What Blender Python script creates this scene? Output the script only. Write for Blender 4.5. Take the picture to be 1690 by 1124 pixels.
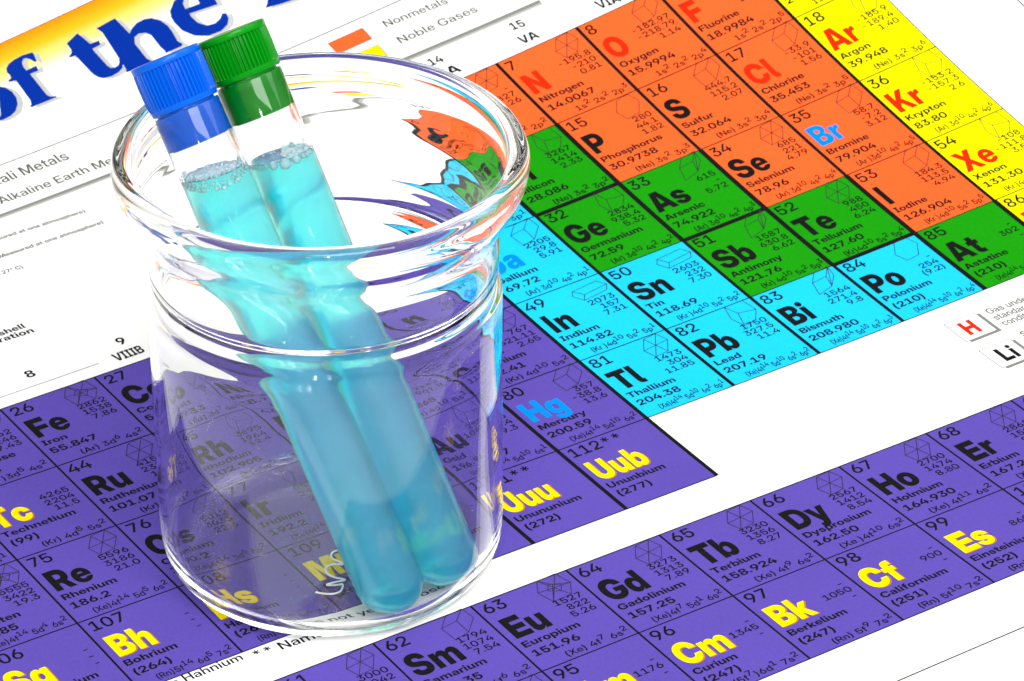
import bpy, bmesh, math, random
from mathutils import Vector, Matrix
from mathutils.geometry import tessellate_polygon, delaunay_2d_cdt

# ------------------------------------------------------------------ clearing
for o in list(bpy.data.objects):
    bpy.data.objects.remove(o, do_unlink=True)
scene = bpy.context.scene
col = scene.collection
rnd = random.Random(7)

# ------------------------------------------------------------------ camera
S = 0.017                       # one cell of the chart is 17 mm wide
BX, BY = 9.4354, -8.3075        # chart position of the beaker's axis = world origin
F_PX = 7108.761
CR = Matrix(((0.8415064, -0.5402513, -0.0038962), (-0.2881567, -0.4427293, -0.8490818), (0.4569925, 0.7156294, -0.5282311)))
CW = (2.057993, -0.606242, 0.331518)
CT = Vector((-14.02785, 0.921711, 40.111141))
def rodrigues(w):
    th = math.sqrt(sum(v*v for v in w)); k = [v/th for v in w]
    K = Matrix(((0, -k[2], k[1]), (k[2], 0, -k[0]), (-k[1], k[0], 0)))
    return Matrix.Identity(3) + K*math.sin(th) + (K @ K)*(1-math.cos(th))
CR = rodrigues(CW)
C = -(CR.transposed() @ CT)
cam_d = bpy.data.cameras.new('camera')
cam = bpy.data.objects.new('camera', cam_d)
col.objects.link(cam)
M3 = Matrix((CR[0], -CR[1], -CR[2])).transposed()
cam.matrix_world = Matrix.Translation(((C.x-BX)*S, (C.y-BY)*S, C.z*S)) @ M3.to_4x4()
cam_d.sensor_width = 36.0
cam_d.lens = F_PX/1690*36.0
cam_d.clip_start = 0.02
cam_d.clip_end = 50
cam_d.dof.use_dof = True
cam_d.dof.focus_distance = 37.6*S
cam_d.dof.aperture_fstop = 110
scene.camera = cam

# ------------------------------------------------------------------ world, lamps, exposure
w = bpy.data.worlds.new('World'); scene.world = w; w.use_nodes = True
nt = w.node_tree; nt.nodes.clear()
out = nt.nodes.new('ShaderNodeOutputWorld'); bg = nt.nodes.new('ShaderNodeBackground')
tc = nt.nodes.new('ShaderNodeTexCoord'); sp = nt.nodes.new('ShaderNodeSeparateXYZ'); rp = nt.nodes.new('ShaderNodeValToRGB')
nt.links.new(tc.outputs['Generated'], sp.inputs[0]); nt.links.new(sp.outputs['Z'], rp.inputs[0])
vd = nt.nodes.new('ShaderNodeVectorMath'); vd.operation = 'DOT_PRODUCT'; vd.inputs[1].default_value = (0.538, 0.843, 0.0)   # the far side of the room is darker
vm = nt.nodes.new('ShaderNodeMapRange'); vm.interpolation_type = 'SMOOTHSTEP'; vm.inputs['From Min'].default_value = 0.1; vm.inputs['From Max'].default_value = 0.75
vm.inputs['To Min'].default_value = 1.0; vm.inputs['To Max'].default_value = 0.42
vx = nt.nodes.new('ShaderNodeVectorMath'); vx.operation = 'SCALE'
nt.links.new(tc.outputs['Generated'], vd.inputs[0]); nt.links.new(vd.outputs['Value'], vm.inputs['Value'])
nt.links.new(rp.outputs[0], vx.inputs[0]); nt.links.new(vm.outputs[0], vx.inputs['Scale']); nt.links.new(vx.outputs[0], bg.inputs[0]); nt.links.new(bg.outputs[0], out.inputs[0])
e = rp.color_ramp.elements
e[0].position = 0.0; e[0].color = (0.40, 0.35, 0.26, 1)
e[1].position = 1.0; e[1].color = (1.0, 1.0, 1.0, 1)
for ps, c in ((0.10, (0.58, 0.54, 0.46, 1)), (0.30, (0.80, 0.79, 0.76, 1)), (0.5, (1.0, 1.0, 0.99, 1))):
    q = e.new(ps); q.color = c
bg.inputs[1].default_value = 1.0

def lamp(name, loc, size, power, colour=(1, 1, 1), target=(0, 0, 0.03), sy=None):
    d = bpy.data.lights.new(name, 'AREA'); d.energy = power; d.color = colour
    d.shape = 'RECTANGLE'; d.size = size; d.size_y = sy or size
    o = bpy.data.objects.new(name, d); col.objects.link(o); o.location = loc
    o.rotation_euler = (Vector(target)-Vector(loc)).to_track_quat('-Z', 'Y').to_euler()
    return o
lamp('studio_lamp', (-0.453, -0.597, 0.50), 0.036, 0.6, (1, 0.98, 0.95))
lamp('studio_lamp', (-0.350, -0.663, 0.50), 0.036, 0.6, (1, 0.98, 0.95))
lamp('soft_area_light', (0.55, -0.25, 0.75), 0.45, 2.0, (1, 0.99, 0.97), sy=0.6)

lamp('soft_area_light', (-0.12, -0.72, 0.98), 0.7, 12.0, (1, 1, 1), sy=0.5)  # added fill, high in front, to brighten the liquid in the tubes

scene.view_settings.view_transform = 'Standard'
scene.view_settings.look = 'None'
scene.view_settings.exposure = 0.10
scene.view_settings.gamma = 1.0
scene.view_settings.use_curve_mapping = False
cy = scene.cycles
scene.render.engine = 'CYCLES'
cy.use_denoising = True
try: cy.denoiser = 'OPENIMAGEDENOISE'
except Exception: pass
cy.max_bounces = 64; cy.transmission_bounces = 48; cy.glossy_bounces = 32; cy.diffuse_bounces = 8; cy.volume_bounces = 12
cy.transparent_max_bounces = 16
cy.caustics_refractive = True; cy.caustics_reflective = True
cy.blur_glossy = 0.3
cy.sample_clamp_indirect = 30.0

# ------------------------------------------------------------------ helpers
def tag(o, label=None, cat=None, group=None, kind=None):
    for k, v in (('label', label), ('category', cat), ('group', group), ('kind', kind)):
        if v: o[k] = v
    return o
def link(name, me, mat, parent=None):
    o = bpy.data.objects.new(name, me); col.objects.link(o)
    if mat: me.materials.append(mat)
    if parent: o.parent = parent
    return o
def smooth(me, angle=None):
    for f in me.polygons: f.use_smooth = True
    if angle is not None:
        me.set_sharp_from_angle(angle=angle)
def principled(name, colour, rough=0.4, spec=0.4, **kw):
    m = bpy.data.materials.new(name); m.use_nodes = True
    b = m.node_tree.nodes['Principled BSDF']
    b.inputs['Base Color'].default_value = (*colour, 1)
    b.inputs['Roughness'].default_value = rough
    b.inputs['Specular IOR Level'].default_value = spec
    for k, v in kw.items(): b.inputs[k].default_value = v
    return m
def srgb(r, g, b, k=1.0):
    f = lambda v: ((v/255+0.055)/1.055)**2.4 if v > 10 else v/255/12.92
    return tuple(min(0.9, f(v)*k) for v in (r, g, b))

def ink(name, colour, rough=0.5, spec=0.02, grain=0.08):
    """printed ink: a base colour with a very fine mottling of the print"""
    m = principled(name, colour, rough, spec)
    n = m.node_tree; b = n.nodes['Principled BSDF']
    t = n.nodes.new('ShaderNodeTexCoord'); no = n.nodes.new('ShaderNodeTexNoise')
    no.inputs['Scale'].default_value = 1900; no.inputs['Detail'].default_value = 2
    n.links.new(t.outputs['Object'], no.inputs['Vector'])
    no2 = n.nodes.new('ShaderNodeTexNoise'); no2.inputs['Scale'].default_value = 34; no2.inputs['Detail'].default_value = 3
    n.links.new(t.outputs['Object'], no2.inputs['Vector'])
    ad = n.nodes.new('ShaderNodeMath'); ad.operation = 'ADD'
    n.links.new(no.outputs['Fac'], ad.inputs[0]); n.links.new(no2.outputs['Fac'], ad.inputs[1])
    mp = n.nodes.new('ShaderNodeMapRange'); mp.inputs['From Min'].default_value = 0.6; mp.inputs['From Max'].default_value = 1.4
    mp.inputs['To Min'].default_value = 1-grain; mp.inputs['To Max'].default_value = 1+grain
    n.links.new(ad.outputs[0], mp.inputs['Value'])
    mx = n.nodes.new('ShaderNodeMix'); mx.data_type = 'RGBA'; mx.blend_type = 'MULTIPLY'; mx.inputs['Factor'].default_value = 1
    mx.inputs[6].default_value = (*colour, 1)
    n.links.new(mp.outputs[0], mx.inputs[7]); n.links.new(mx.outputs[2], b.inputs['Base Color'])
    return m

PAPER = ink('poster_paper', (0.80, 0.80, 0.79), 0.5, 0.1, 0.015)
INK = {
    'purple': ink('purple_ink', (0.090, 0.060, 0.335)),
    'orange': ink('orange_ink', (0.80, 0.108, 0.022)),
    'green': ink('green_ink', (0.008, 0.25, 0.003)),
    'cyan': ink('cyan_ink', (0.010, 0.47, 0.80)),
    'yellow': ink('yellow_ink', (0.80, 0.72, 0.0)),
    'black': ink('black_ink', (0.008, 0.008, 0.008)),
    'grey': ink('grey_ink', (0.10, 0.10, 0.085)),
    'line': ink('line_ink', (0.045, 0.04, 0.035)),
    'red': ink('red_ink', (0.78, 0.02, 0.003)),
    'blue': ink('sky_blue_ink', (0.0, 0.21, 0.80)),
    'gold': ink('gold_ink', (0.80, 0.62, 0.0)),
    'goldedge': ink('dark_gold_ink', (0.42, 0.16, 0.01)),
    'royal': ink('royal_blue_ink', (0.001, 0.024, 0.27)),
    'shade': ink('pale_grey_ink', (0.42, 0.42, 0.42)),
    'rule': ink('rule_ink', (0.19, 0.19, 0.175)),
    'rulelight': ink('light_rule_ink', (0.36, 0.36, 0.34)),
    'diagram': ink('diagram_ink', (0.03, 0.025, 0.03)),
}

# ------------------------------------------------------------------ the poster's surface
ASP = 1.149543                  # a cell is this much higher than wide
LOX, LOY = 0.00916, 9.700837    # the lower block of the chart
ZC = (0.005285, -0.035399, 0.008524, 0.022302, 0.101414, 0.223281, 0.049742)
ZE = ((2, 0), (1, 1), (0, 2), (3, 0), (2, 1), (1, 2), (0, 3))
def softclamp(v, a, b, k=0.15):
    # smooth clamp to a..b
    if v > b-k: v = b-k + k*math.tanh((v-b+k)/k)
    if v < a+k: v = a+k - k*math.tanh((a+k-v)/k)
    return v
def zf(x, y):
    u = softclamp((x-9.425446)/5, -1.0, 2.3); v = softclamp((y+8.307528)/5, -1.2, 2.1)
    return sum(c*u**i*v**j for c, (i, j) in zip(ZC, ZE))
def P3(x, y, lift=0.0):
    return ((x-BX)*S, (y-BY)*S, (zf(x, y)+lift)*S)

L_FILL, L_H, L_V, L_EDGE, L_TXT = 0.0009, 0.0014, 0.0018, 0.0021, 0.0026

class Sheet:
    """flat printed shapes in chart coordinates, laid on the curved sheet"""
    def __init__(s): s.v = []; s.f = []
    def tri(s, a, b, c, lift, lim=0.14):
        d = [math.dist(a, b), math.dist(b, c), math.dist(c, a)]
        m = max(d)
        if m > lim:
            k = d.index(m)
            if k == 0: q = ((a[0]+b[0])/2, (a[1]+b[1])/2); s.tri(a, q, c, lift, lim); s.tri(q, b, c, lift, lim)
            elif k == 1: q = ((c[0]+b[0])/2, (c[1]+b[1])/2); s.tri(a, b, q, lift, lim); s.tri(a, q, c, lift, lim)
            else: q = ((a[0]+c[0])/2, (a[1]+c[1])/2); s.tri(a, b, q, lift, lim); s.tri(q, b, c, lift, lim)
            return
        n = len(s.v)
        if (b[0]-a[0])*(c[1]-a[1])-(b[1]-a[1])*(c[0]-a[0]) < 0: b, c = c, b
        s.v += [P3(*a, lift), P3(*b, lift), P3(*c, lift)]; s.f.append((n, n+1, n+2))
    def rect(s, x0, y0, x1, y1, lift, step=0.125):
        nx = max(1, math.ceil(abs(x1-x0)/step)); ny = max(1, math.ceil(abs(y1-y0)/step)); n = len(s.v)
        for j in range(ny+1):
            for i in range(nx+1):
                s.v.append(P3(x0+(x1-x0)*i/nx, y0+(y1-y0)*j/ny, lift))
        for j in range(ny):
            for i in range(nx):
                a = n+j*(nx+1)+i; s.f.append((a, a+1, a+nx+2, a+nx+1))
    def quad(s, p, lift):
        s.tri(p[0], p[1], p[2], lift); s.tri(p[0], p[2], p[3], lift)
    def line(s, a, b, wd, lift):
        dx, dy = b[0]-a[0], b[1]-a[1]; L = math.hypot(dx, dy)
        if L < 1e-6: return
        nx, ny = -dy/L*wd/2, dx/L*wd/2; k = max(1, math.ceil(L/0.125)); n = len(s.v)
        for i in range(k+1):
            t = i/k; x, y = a[0]+dx*t, a[1]+dy*t
            s.v += [P3(x-nx, y-ny, lift), P3(x+nx, y+ny, lift)]
        for i in range(k): s.f.append((n+2*i, n+2*i+2, n+2*i+3, n+2*i+1))
    def poly(s, loops, lift, lim=0.14):
        flat = [q for l in loops for q in l]
        for t in tessellate_polygon([[Vector((*q, 0)) for q in l] for l in loops]):
            s.tri(flat[t[0]], flat[t[1]], flat[t[2]], lift, lim)
    def build(s, name, mat, parent):
        me = bpy.data.meshes.new(name); me.from_pydata(s.v, [], s.f); me.update()
        return link(name, me, mat, parent)

# glyph outlines in 1/1000 em: {face: {character: [advance, [contour, ...]]}}
FONT = {"r":{"0":[645,[[322,-12,267,-7,217,9,172,34,134,69,102,112,77,164,59,223,48,290,44,363,48,437,59,504,77,563,102,615,134,659,172,693,217,719,267,734,322,739,378,734,428,719,472,693,511,659,542,615,568,563,586,504,597,437,600,363,597,290,586,223,568,164,542,112,511,69,472,34,428,9,378,-7],[322,95,354,98,382,109,407,127,429,152,446,183,460,220,470,262,476,310,478,363,476,417,470,465,460,508,446,545,429,576,407,600,382,619,354,629,322,633,291,629,262,619,237,600,216,576,198,545,184,508,174,465,168,417,166,363,168,310,174,262,184,220,198,183,216,152,237,127,262,109,291,98]]],
"1":[645,[[98,0,98,107,568,107,568,0],[406,728,406,0,281,0,281,605,281,605,106,493,106,611,287,728]]],
"2":[645,[[70,0,70,98,334,329,357,350,379,371,397,389,414,408,427,426,438,445,446,465,451,486,452,509,451,533,445,555,437,575,425,592,410,606,393,618,372,626,350,631,325,633,298,631,273,625,252,615,233,601,217,584,205,563,196,539,190,512,189,482,69,482,73,532,83,577,100,617,124,653,154,683,189,707,230,725,275,736,324,739,371,736,414,727,453,711,488,690,517,664,541,633,559,597,570,558,573,515,571,483,565,452,555,424,541,396,523,369,501,342,475,315,446,286,414,256,245,108,245,107,577,107,577,0]]],
"3":[645,[[323,-12,269,-8,221,3,179,21,141,46,110,76,86,111,68,150,57,192,53,236,178,236,180,208,186,183,196,160,209,140,226,124,246,110,268,100,294,94,321,92,348,94,372,100,394,109,414,122,430,138,443,157,453,178,459,202,460,227,458,253,452,276,441,296,427,314,408,328,387,340,362,349,334,354,302,355,206,355,206,440,394,620,394,621,97,621,97,728,550,728,550,624,316,402,316,429,372,430,422,424,465,411,502,391,532,367,556,337,572,303,583,265,586,224,582,180,571,139,553,102,528,69,497,41,460,18,419,2,373,-8]]],
"4":[645,[[28,163,28,265,357,728,488,728,163,268,163,267,616,267,616,163],[394,0,394,194,394,240,394,454,515,454,515,0]]],
"5":[645,[[323,-10,275,-7,230,3,190,19,153,41,122,68,97,100,77,136,64,176,59,219,182,219,186,196,193,174,204,155,218,137,234,122,253,110,275,101,298,95,323,93,350,95,374,102,395,112,414,126,430,144,443,164,453,187,459,213,461,240,459,268,453,294,444,317,431,337,416,355,397,369,376,379,353,386,328,388,295,386,265,378,239,366,217,350,200,330,188,305,68,305,91,728,542,728,542,621,206,621,192,427,193,427,214,447,237,462,262,474,289,483,318,488,348,490,381,488,412,482,441,472,468,458,493,441,516,420,536,396,552,370,566,342,576,311,582,278,584,243,580,195,569,152,551,112,527,76,496,46,460,22,419,4,373,-7]]],
"6":[645,[[325,-11,275,-7,230,3,188,21,152,45,121,74,96,109,77,148,66,192,62,239,65,277,74,315,89,355,110,396,136,441,170,490,335,728,476,728,235,391,214,391,222,404,230,416,240,428,252,440,266,450,282,459,301,467,324,471,349,472,393,469,433,459,470,442,503,420,530,392,552,360,569,322,579,281,582,236,578,190,568,147,549,108,525,73,494,44,458,20,418,3,373,-8],[322,93,347,95,371,102,392,112,411,126,428,143,441,163,452,186,458,210,460,236,458,262,452,286,441,308,428,328,411,345,392,359,371,369,347,376,322,378,297,376,273,369,252,359,233,345,216,328,203,308,193,286,187,262,185,236,187,210,193,186,203,163,216,143,233,126,252,112,273,102,297,95]]],
"7":[645,[[126,0,438,617,438,618,76,618,76,728,569,728,569,617,258,0]]],
"8":[645,[[322,-12,272,-9,225,0,183,14,146,34,115,58,89,87,71,120,59,156,56,195,58,227,65,256,77,283,94,308,114,329,137,348,164,362,193,373,225,379,225,379,184,389,150,408,120,433,98,465,85,501,81,543,84,579,94,613,112,644,135,672,163,695,197,714,235,728,277,736,322,739,368,736,409,728,448,714,481,695,510,672,533,645,550,614,560,580,563,543,559,501,546,465,524,433,494,408,460,390,420,379,420,379,451,373,481,362,507,348,531,329,551,308,567,283,579,256,586,226,589,195,585,156,574,120,555,87,530,58,498,34,461,14,419,0,373,-9],[322,87,348,89,372,94,394,102,413,113,429,126,442,142,452,161,457,181,459,203,457,226,452,247,442,266,429,283,412,297,393,309,372,318,348,323,322,325,296,323,273,318,251,309,232,297,216,283,202,266,192,247,186,226,185,203,186,181,192,161,202,142,215,126,231,113,250,102,272,94,296,89],[322,424,345,425,365,430,384,437,400,447,413,460,425,475,433,492,438,511,439,532,438,552,433,571,425,588,414,603,400,616,384,626,365,633,345,638,322,639,300,638,279,633,260,626,244,616,230,603,219,588,211,571,206,552,205,532,206,511,211,492,219,475,230,460,244,448,261,437,279,430,300,425]]],
"9":[645,[[320,739,369,735,415,724,456,707,493,683,524,654,549,619,567,579,578,536,582,489,579,451,570,412,556,373,535,332,508,286,475,237,309,0,169,0,410,336,430,336,423,324,414,312,404,300,392,288,379,277,362,268,343,261,321,257,296,255,252,259,211,269,175,285,142,308,114,335,92,368,76,405,66,447,62,491,66,538,77,581,95,620,120,654,150,683,186,707,227,725,272,735],[323,634,298,632,274,626,253,615,233,601,217,584,203,564,193,542,187,517,185,491,187,466,193,442,203,419,217,399,233,383,253,369,274,358,298,352,323,350,348,352,371,358,393,369,412,383,428,399,442,419,452,442,458,466,460,491,458,517,452,542,442,564,428,584,412,601,393,615,371,626,348,632]]],
"a":[541,[[212,-8,179,-6,148,-1,120,9,96,22,74,40,57,61,44,85,36,114,34,146,36,174,41,198,50,219,63,237,78,252,95,265,115,275,137,284,160,291,185,296,210,301,236,304,266,307,291,310,312,313,329,316,343,321,352,326,359,332,363,341,365,351,365,355,363,369,360,382,353,394,345,405,334,413,321,421,306,426,289,429,270,430,251,429,234,426,218,421,204,414,192,405,182,394,174,382,169,369,167,355,48,355,53,388,64,418,79,445,100,469,126,489,156,505,191,517,230,524,273,526,305,525,335,521,363,514,388,505,411,493,430,479,447,463,461,444,472,424,480,402,485,378,487,352,487,0,366,0,366,73,364,73,355,58,344,44,332,31,318,20,302,10,283,2,262,-4,239,-7],[242,83,268,85,290,89,310,98,327,108,340,121,351,137,359,153,364,171,365,191,365,247,361,244,355,242,348,240,340,237,332,235,322,233,311,231,300,229,288,227,276,225,264,223,251,221,234,218,218,214,203,209,189,203,177,195,167,186,160,175,155,162,154,147,155,135,159,123,165,113,173,104,183,97,196,91,210,86,225,84]]],
"b":[587,[[333,-10,311,-9,290,-6,270,-1,251,7,233,17,217,29,202,43,188,60,177,79,176,79,176,0,54,0,54,728,178,728,178,443,179,443,191,460,204,476,219,489,235,501,252,510,271,517,291,522,312,525,334,526,376,522,415,511,450,492,481,467,507,435,528,398,544,356,553,309,556,258,553,207,544,160,529,118,508,80,482,49,451,23,415,5,376,-7],[304,93,328,95,351,101,371,112,389,127,403,145,416,168,424,194,430,225,432,258,430,292,424,322,416,348,403,371,389,390,371,405,351,415,328,422,304,424,278,421,255,415,234,403,215,388,200,369,188,346,178,319,173,290,171,258,173,226,178,197,188,171,200,148,215,129,234,113,255,102,278,95]]],
"c":[545,[[283,-12,235,-8,191,3,151,22,116,48,86,80,62,117,45,160,34,206,31,257,34,308,45,355,62,398,86,435,116,467,151,493,191,512,235,524,283,527,314,526,344,521,372,513,399,502,423,488,444,472,464,454,480,433,494,410,505,385,512,359,517,331,396,331,393,345,389,357,384,369,377,380,369,390,361,399,351,406,340,413,327,418,314,422,300,424,284,425,259,422,236,416,215,404,197,389,183,369,171,346,162,319,157,290,155,257,157,225,162,196,171,169,182,146,197,127,215,111,236,100,259,93,284,91,300,92,314,94,327,98,339,103,350,109,359,117,368,125,375,135,382,146,387,158,392,171,395,185,517,185,513,158,506,131,495,107,481,84,465,63,445,44,423,28,399,14,373,3,345,-5,315,-10]]],
"d":[587,[[254,-10,211,-7,172,5,136,23,105,49,79,80,58,118,43,160,34,207,31,258,34,309,43,356,59,398,80,435,106,467,137,492,172,511,211,522,253,526,275,525,296,522,316,517,335,510,352,501,368,489,383,476,396,460,408,443,409,443,409,728,532,728,532,0,411,0,411,79,410,79,399,60,385,43,370,29,354,17,336,7,317,-1,297,-6,276,-9],[283,93,309,95,332,102,353,113,372,129,387,148,399,171,408,197,414,226,416,258,414,290,408,319,399,346,387,369,372,388,353,403,332,415,309,421,283,424,259,422,236,415,216,405,198,390,183,371,171,348,162,322,157,292,155,258,157,225,162,194,171,168,183,145,198,127,216,112,236,101,259,95]]],
"e":[553,[[282,-12,233,-8,189,4,149,23,114,49,85,81,61,118,44,161,34,207,31,257,34,308,45,354,62,397,86,435,115,467,149,493,188,512,231,523,277,527,313,525,347,519,378,508,407,493,433,475,457,453,477,427,493,399,507,368,517,334,522,298,524,259,524,226,79,226,79,311,463,311,408,288,406,316,401,341,392,363,380,383,365,399,347,412,327,422,304,428,279,430,254,428,232,422,211,412,194,399,179,383,167,363,158,341,153,316,151,288,151,234,153,206,158,180,167,156,179,136,194,118,213,104,234,94,258,87,285,85,305,86,323,89,340,95,355,102,368,110,380,121,389,132,397,145,403,159,518,159,509,127,495,97,475,70,452,47,424,26,393,10,358,-2,321,-9]]],
"f":[349,[[330,516,330,417,8,417,8,516],[101,0,101,591,103,619,109,644,119,666,133,684,151,700,172,712,197,721,226,726,258,728,273,728,287,728,301,728,314,728,323,728,330,728,330,628,325,628,318,628,308,628,298,628,290,628,282,628,263,627,249,623,238,615,230,604,226,589,224,570,224,0]]],
"g":[587,[[289,-211,245,-209,206,-202,171,-191,140,-176,114,-157,92,-135,75,-109,63,-80,56,-48,177,-48,182,-62,189,-74,198,-85,209,-94,222,-102,237,-108,253,-112,270,-115,289,-116,324,-112,354,-102,378,-85,396,-61,407,-31,410,6,410,84,410,84,398,65,385,49,370,35,353,23,336,13,317,6,297,1,276,-2,254,-3,211,0,172,12,136,30,105,56,79,87,58,123,43,165,34,211,31,260,34,310,43,357,59,399,80,436,106,467,137,492,172,511,211,522,253,526,275,525,296,522,316,517,335,509,353,500,369,488,385,474,398,458,410,439,411,439,411,516,532,516,532,13,529,-36,518,-80,501,-116,477,-146,448,-170,414,-188,375,-201,334,-208],[283,98,309,100,332,107,353,118,372,134,387,153,399,175,408,201,414,230,416,262,414,293,408,322,399,348,387,371,372,390,353,405,332,416,309,423,283,425,259,423,236,417,216,406,198,392,183,373,171,351,162,325,157,295,155,262,157,228,162,199,171,173,183,150,198,132,216,117,236,107,259,100]]],
"h":[573,[[178,292,178,0,54,0,54,728,178,728,178,384,152,384,171,427,194,462,222,490,254,510,292,522,334,526,369,523,401,516,430,503,455,485,477,462,495,434,508,401,515,364,518,322,518,0,395,0,395,302,392,337,383,366,367,389,347,405,321,415,291,418,270,416,251,412,233,405,217,394,204,381,193,364,184,343,180,319]]],
"i":[232,[[54,0,54,516,178,516,178,0],[116,592,96,595,79,601,63,612,52,627,45,644,42,662,45,681,52,698,63,712,79,723,96,730,116,732,136,730,153,723,169,712,180,698,187,681,190,662,187,643,180,627,169,612,153,601,136,595]]],
"j":[233,[[55,516,178,516,178,-53,176,-82,170,-109,160,-133,146,-154,128,-172,106,-186,80,-196,51,-202,18,-204,-33,-204,-33,-104,-1,-104,16,-102,31,-97,41,-88,49,-76,53,-59,55,-38],[116,592,97,595,79,601,64,612,52,627,45,644,43,662,45,681,52,698,64,712,79,723,96,730,116,732,136,730,154,723,169,712,181,698,188,681,190,662,188,643,181,627,169,612,154,601,136,595]]],
"k":[536,[[167,161,167,307,179,307,380,516,528,516,289,261,264,261],[54,0,54,728,178,728,178,0],[393,0,215,234,298,320,541,0]]],
"l":[258,[[210,0,160,3,120,14,91,30,71,55,59,89,54,132,54,728,178,728,178,144,179,128,182,116,188,107,197,102,209,98,225,97,228,97,231,97,235,97,239,97,242,97,245,97,245,0,239,0,233,0,227,0,221,0,215,0]]],
"m":[869,[[54,0,54,516,174,516,174,403,165,403,175,429,188,452,203,472,221,488,240,502,261,512,283,520,305,525,329,526,367,522,401,511,432,492,457,467,474,437,484,403,468,403,477,427,488,448,503,468,521,485,541,499,563,511,588,519,614,524,642,526,673,524,702,517,730,505,754,489,774,468,791,442,804,413,812,379,814,340,814,0,691,0,691,323,688,354,678,379,663,398,643,411,620,419,595,421,576,420,558,416,542,408,528,398,516,386,507,371,500,355,496,336,494,317,494,0,374,0,374,328,371,355,363,377,348,396,329,410,307,419,281,421,263,420,246,416,230,408,215,398,203,386,192,370,184,352,180,331,178,308,178,0]]],
"n":[573,[[178,292,178,0,54,0,54,516,176,516,176,384,152,384,171,427,194,462,222,490,254,510,292,522,334,526,369,523,401,516,430,503,455,485,477,462,495,434,508,401,515,364,518,322,518,0,395,0,395,302,392,337,383,366,367,389,347,405,321,415,291,418,270,416,251,412,233,405,217,394,204,381,193,364,184,343,180,319]]],
"o":[570,[[285,-12,237,-8,192,3,152,22,116,48,87,79,63,117,45,159,34,206,31,257,34,309,45,356,63,398,87,436,116,467,152,493,192,512,237,524,285,527,334,524,378,512,418,493,454,467,483,436,507,398,525,356,536,309,539,257,536,206,525,159,507,117,483,79,454,48,418,22,378,3,334,-8],[285,91,310,93,333,100,354,111,372,127,387,146,399,169,407,195,413,225,415,257,413,290,407,320,399,346,387,369,372,389,354,404,333,415,310,422,285,424,260,422,237,415,216,404,198,389,183,370,171,347,162,320,157,290,155,257,157,225,162,195,171,169,183,146,198,127,216,111,237,100,260,93]]],
"p":[587,[[54,-204,54,516,176,516,176,444,177,444,189,461,202,476,217,490,234,501,252,510,271,517,291,522,312,525,334,526,376,522,415,511,450,492,481,467,507,435,528,398,544,356,553,309,556,258,553,207,544,160,529,118,508,80,482,49,451,23,415,5,376,-7,333,-10,311,-9,290,-6,271,-1,252,7,235,17,218,29,204,43,191,59,179,77,178,77,178,-204],[304,93,328,95,351,101,371,112,389,127,403,145,416,168,424,194,430,225,432,258,430,292,424,322,416,348,403,371,389,390,371,405,351,415,328,422,304,424,278,421,255,415,234,403,215,388,200,369,188,346,178,319,173,290,171,258,173,226,178,197,188,171,200,148,215,129,234,113,255,102,278,95]]],
"r":[356,[[54,0,54,516,173,516,173,430,175,430,186,457,201,480,219,498,242,510,269,518,300,521,308,521,315,520,323,520,329,520,335,519,340,519,340,409,334,410,327,411,317,412,305,413,294,413,282,413,263,412,246,407,229,400,214,389,202,376,192,360,184,340,179,318,178,292,178,0]]],
"s":[505,[[257,-12,217,-10,179,-3,144,7,113,23,87,42,64,66,47,93,36,124,30,159,152,159,157,136,167,117,182,101,202,89,226,82,255,80,282,82,306,88,325,98,339,111,348,126,351,143,348,157,342,170,332,180,318,189,300,196,280,201,192,219,147,232,110,250,80,272,59,300,46,332,42,368,45,399,53,426,67,451,87,473,111,492,140,507,173,518,209,525,250,527,290,524,326,517,360,506,389,490,414,470,434,447,450,419,459,389,463,355,347,355,344,377,335,396,321,412,301,425,279,432,253,435,227,433,206,427,188,417,175,404,168,389,165,372,167,358,173,345,183,335,197,326,214,319,233,313,326,294,373,281,411,264,439,243,459,218,471,187,475,152,472,120,463,91,447,65,426,42,401,23,370,8,336,-3,298,-10]]],
"t":[350,[[327,516,327,417,8,417,8,516],[98,656,222,656,222,148,223,131,227,119,233,110,242,104,256,100,274,99,282,99,292,99,302,99,311,99,320,99,327,99,327,0,317,0,306,0,293,0,280,0,266,0,253,0,204,4,166,14,136,32,115,57,102,90,98,130]]],
"u":[573,[[238,-10,204,-8,172,0,143,13,117,31,96,54,78,82,65,115,57,152,54,194,54,516,178,516,178,213,181,178,190,150,205,127,226,111,252,101,282,98,303,99,322,104,340,111,356,121,369,135,380,152,388,173,393,197,395,224,395,516,518,516,518,0,397,0,397,131,421,131,402,89,379,54,351,26,318,6,281,-6]]],
"v":[540,[[203,0,9,516,139,516,233,247,243,218,252,190,261,161,270,133,278,104,287,76,257,76,266,104,274,133,283,161,292,190,301,218,310,247,402,516,531,516,337,0]]],
"w":[796,[[168,0,9,516,138,516,191,320,201,283,210,246,219,208,228,170,237,132,246,94,229,94,238,132,248,170,257,208,267,246,277,283,287,320,341,516,455,516,509,320,519,283,529,246,538,208,547,170,557,132,566,94,549,94,558,132,567,170,576,208,585,246,594,283,603,320,657,516,788,516,628,0,500,0,437,215,432,236,426,258,420,279,414,301,409,323,403,346,397,368,391,390,386,412,411,412,405,390,399,368,394,346,388,323,382,301,376,279,371,258,365,236,358,215,295,0]]],
"x":[527,[[9,0,219,296,217,232,21,516,158,516,212,434,225,412,238,392,250,371,263,351,275,330,287,310,243,310,256,330,268,351,281,371,293,392,306,412,320,434,374,516,510,516,310,232,312,296,518,0,381,0,319,92,306,112,293,133,281,152,269,172,257,192,244,212,285,212,272,192,260,172,247,152,235,133,222,112,209,92,146,0]]],
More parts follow.
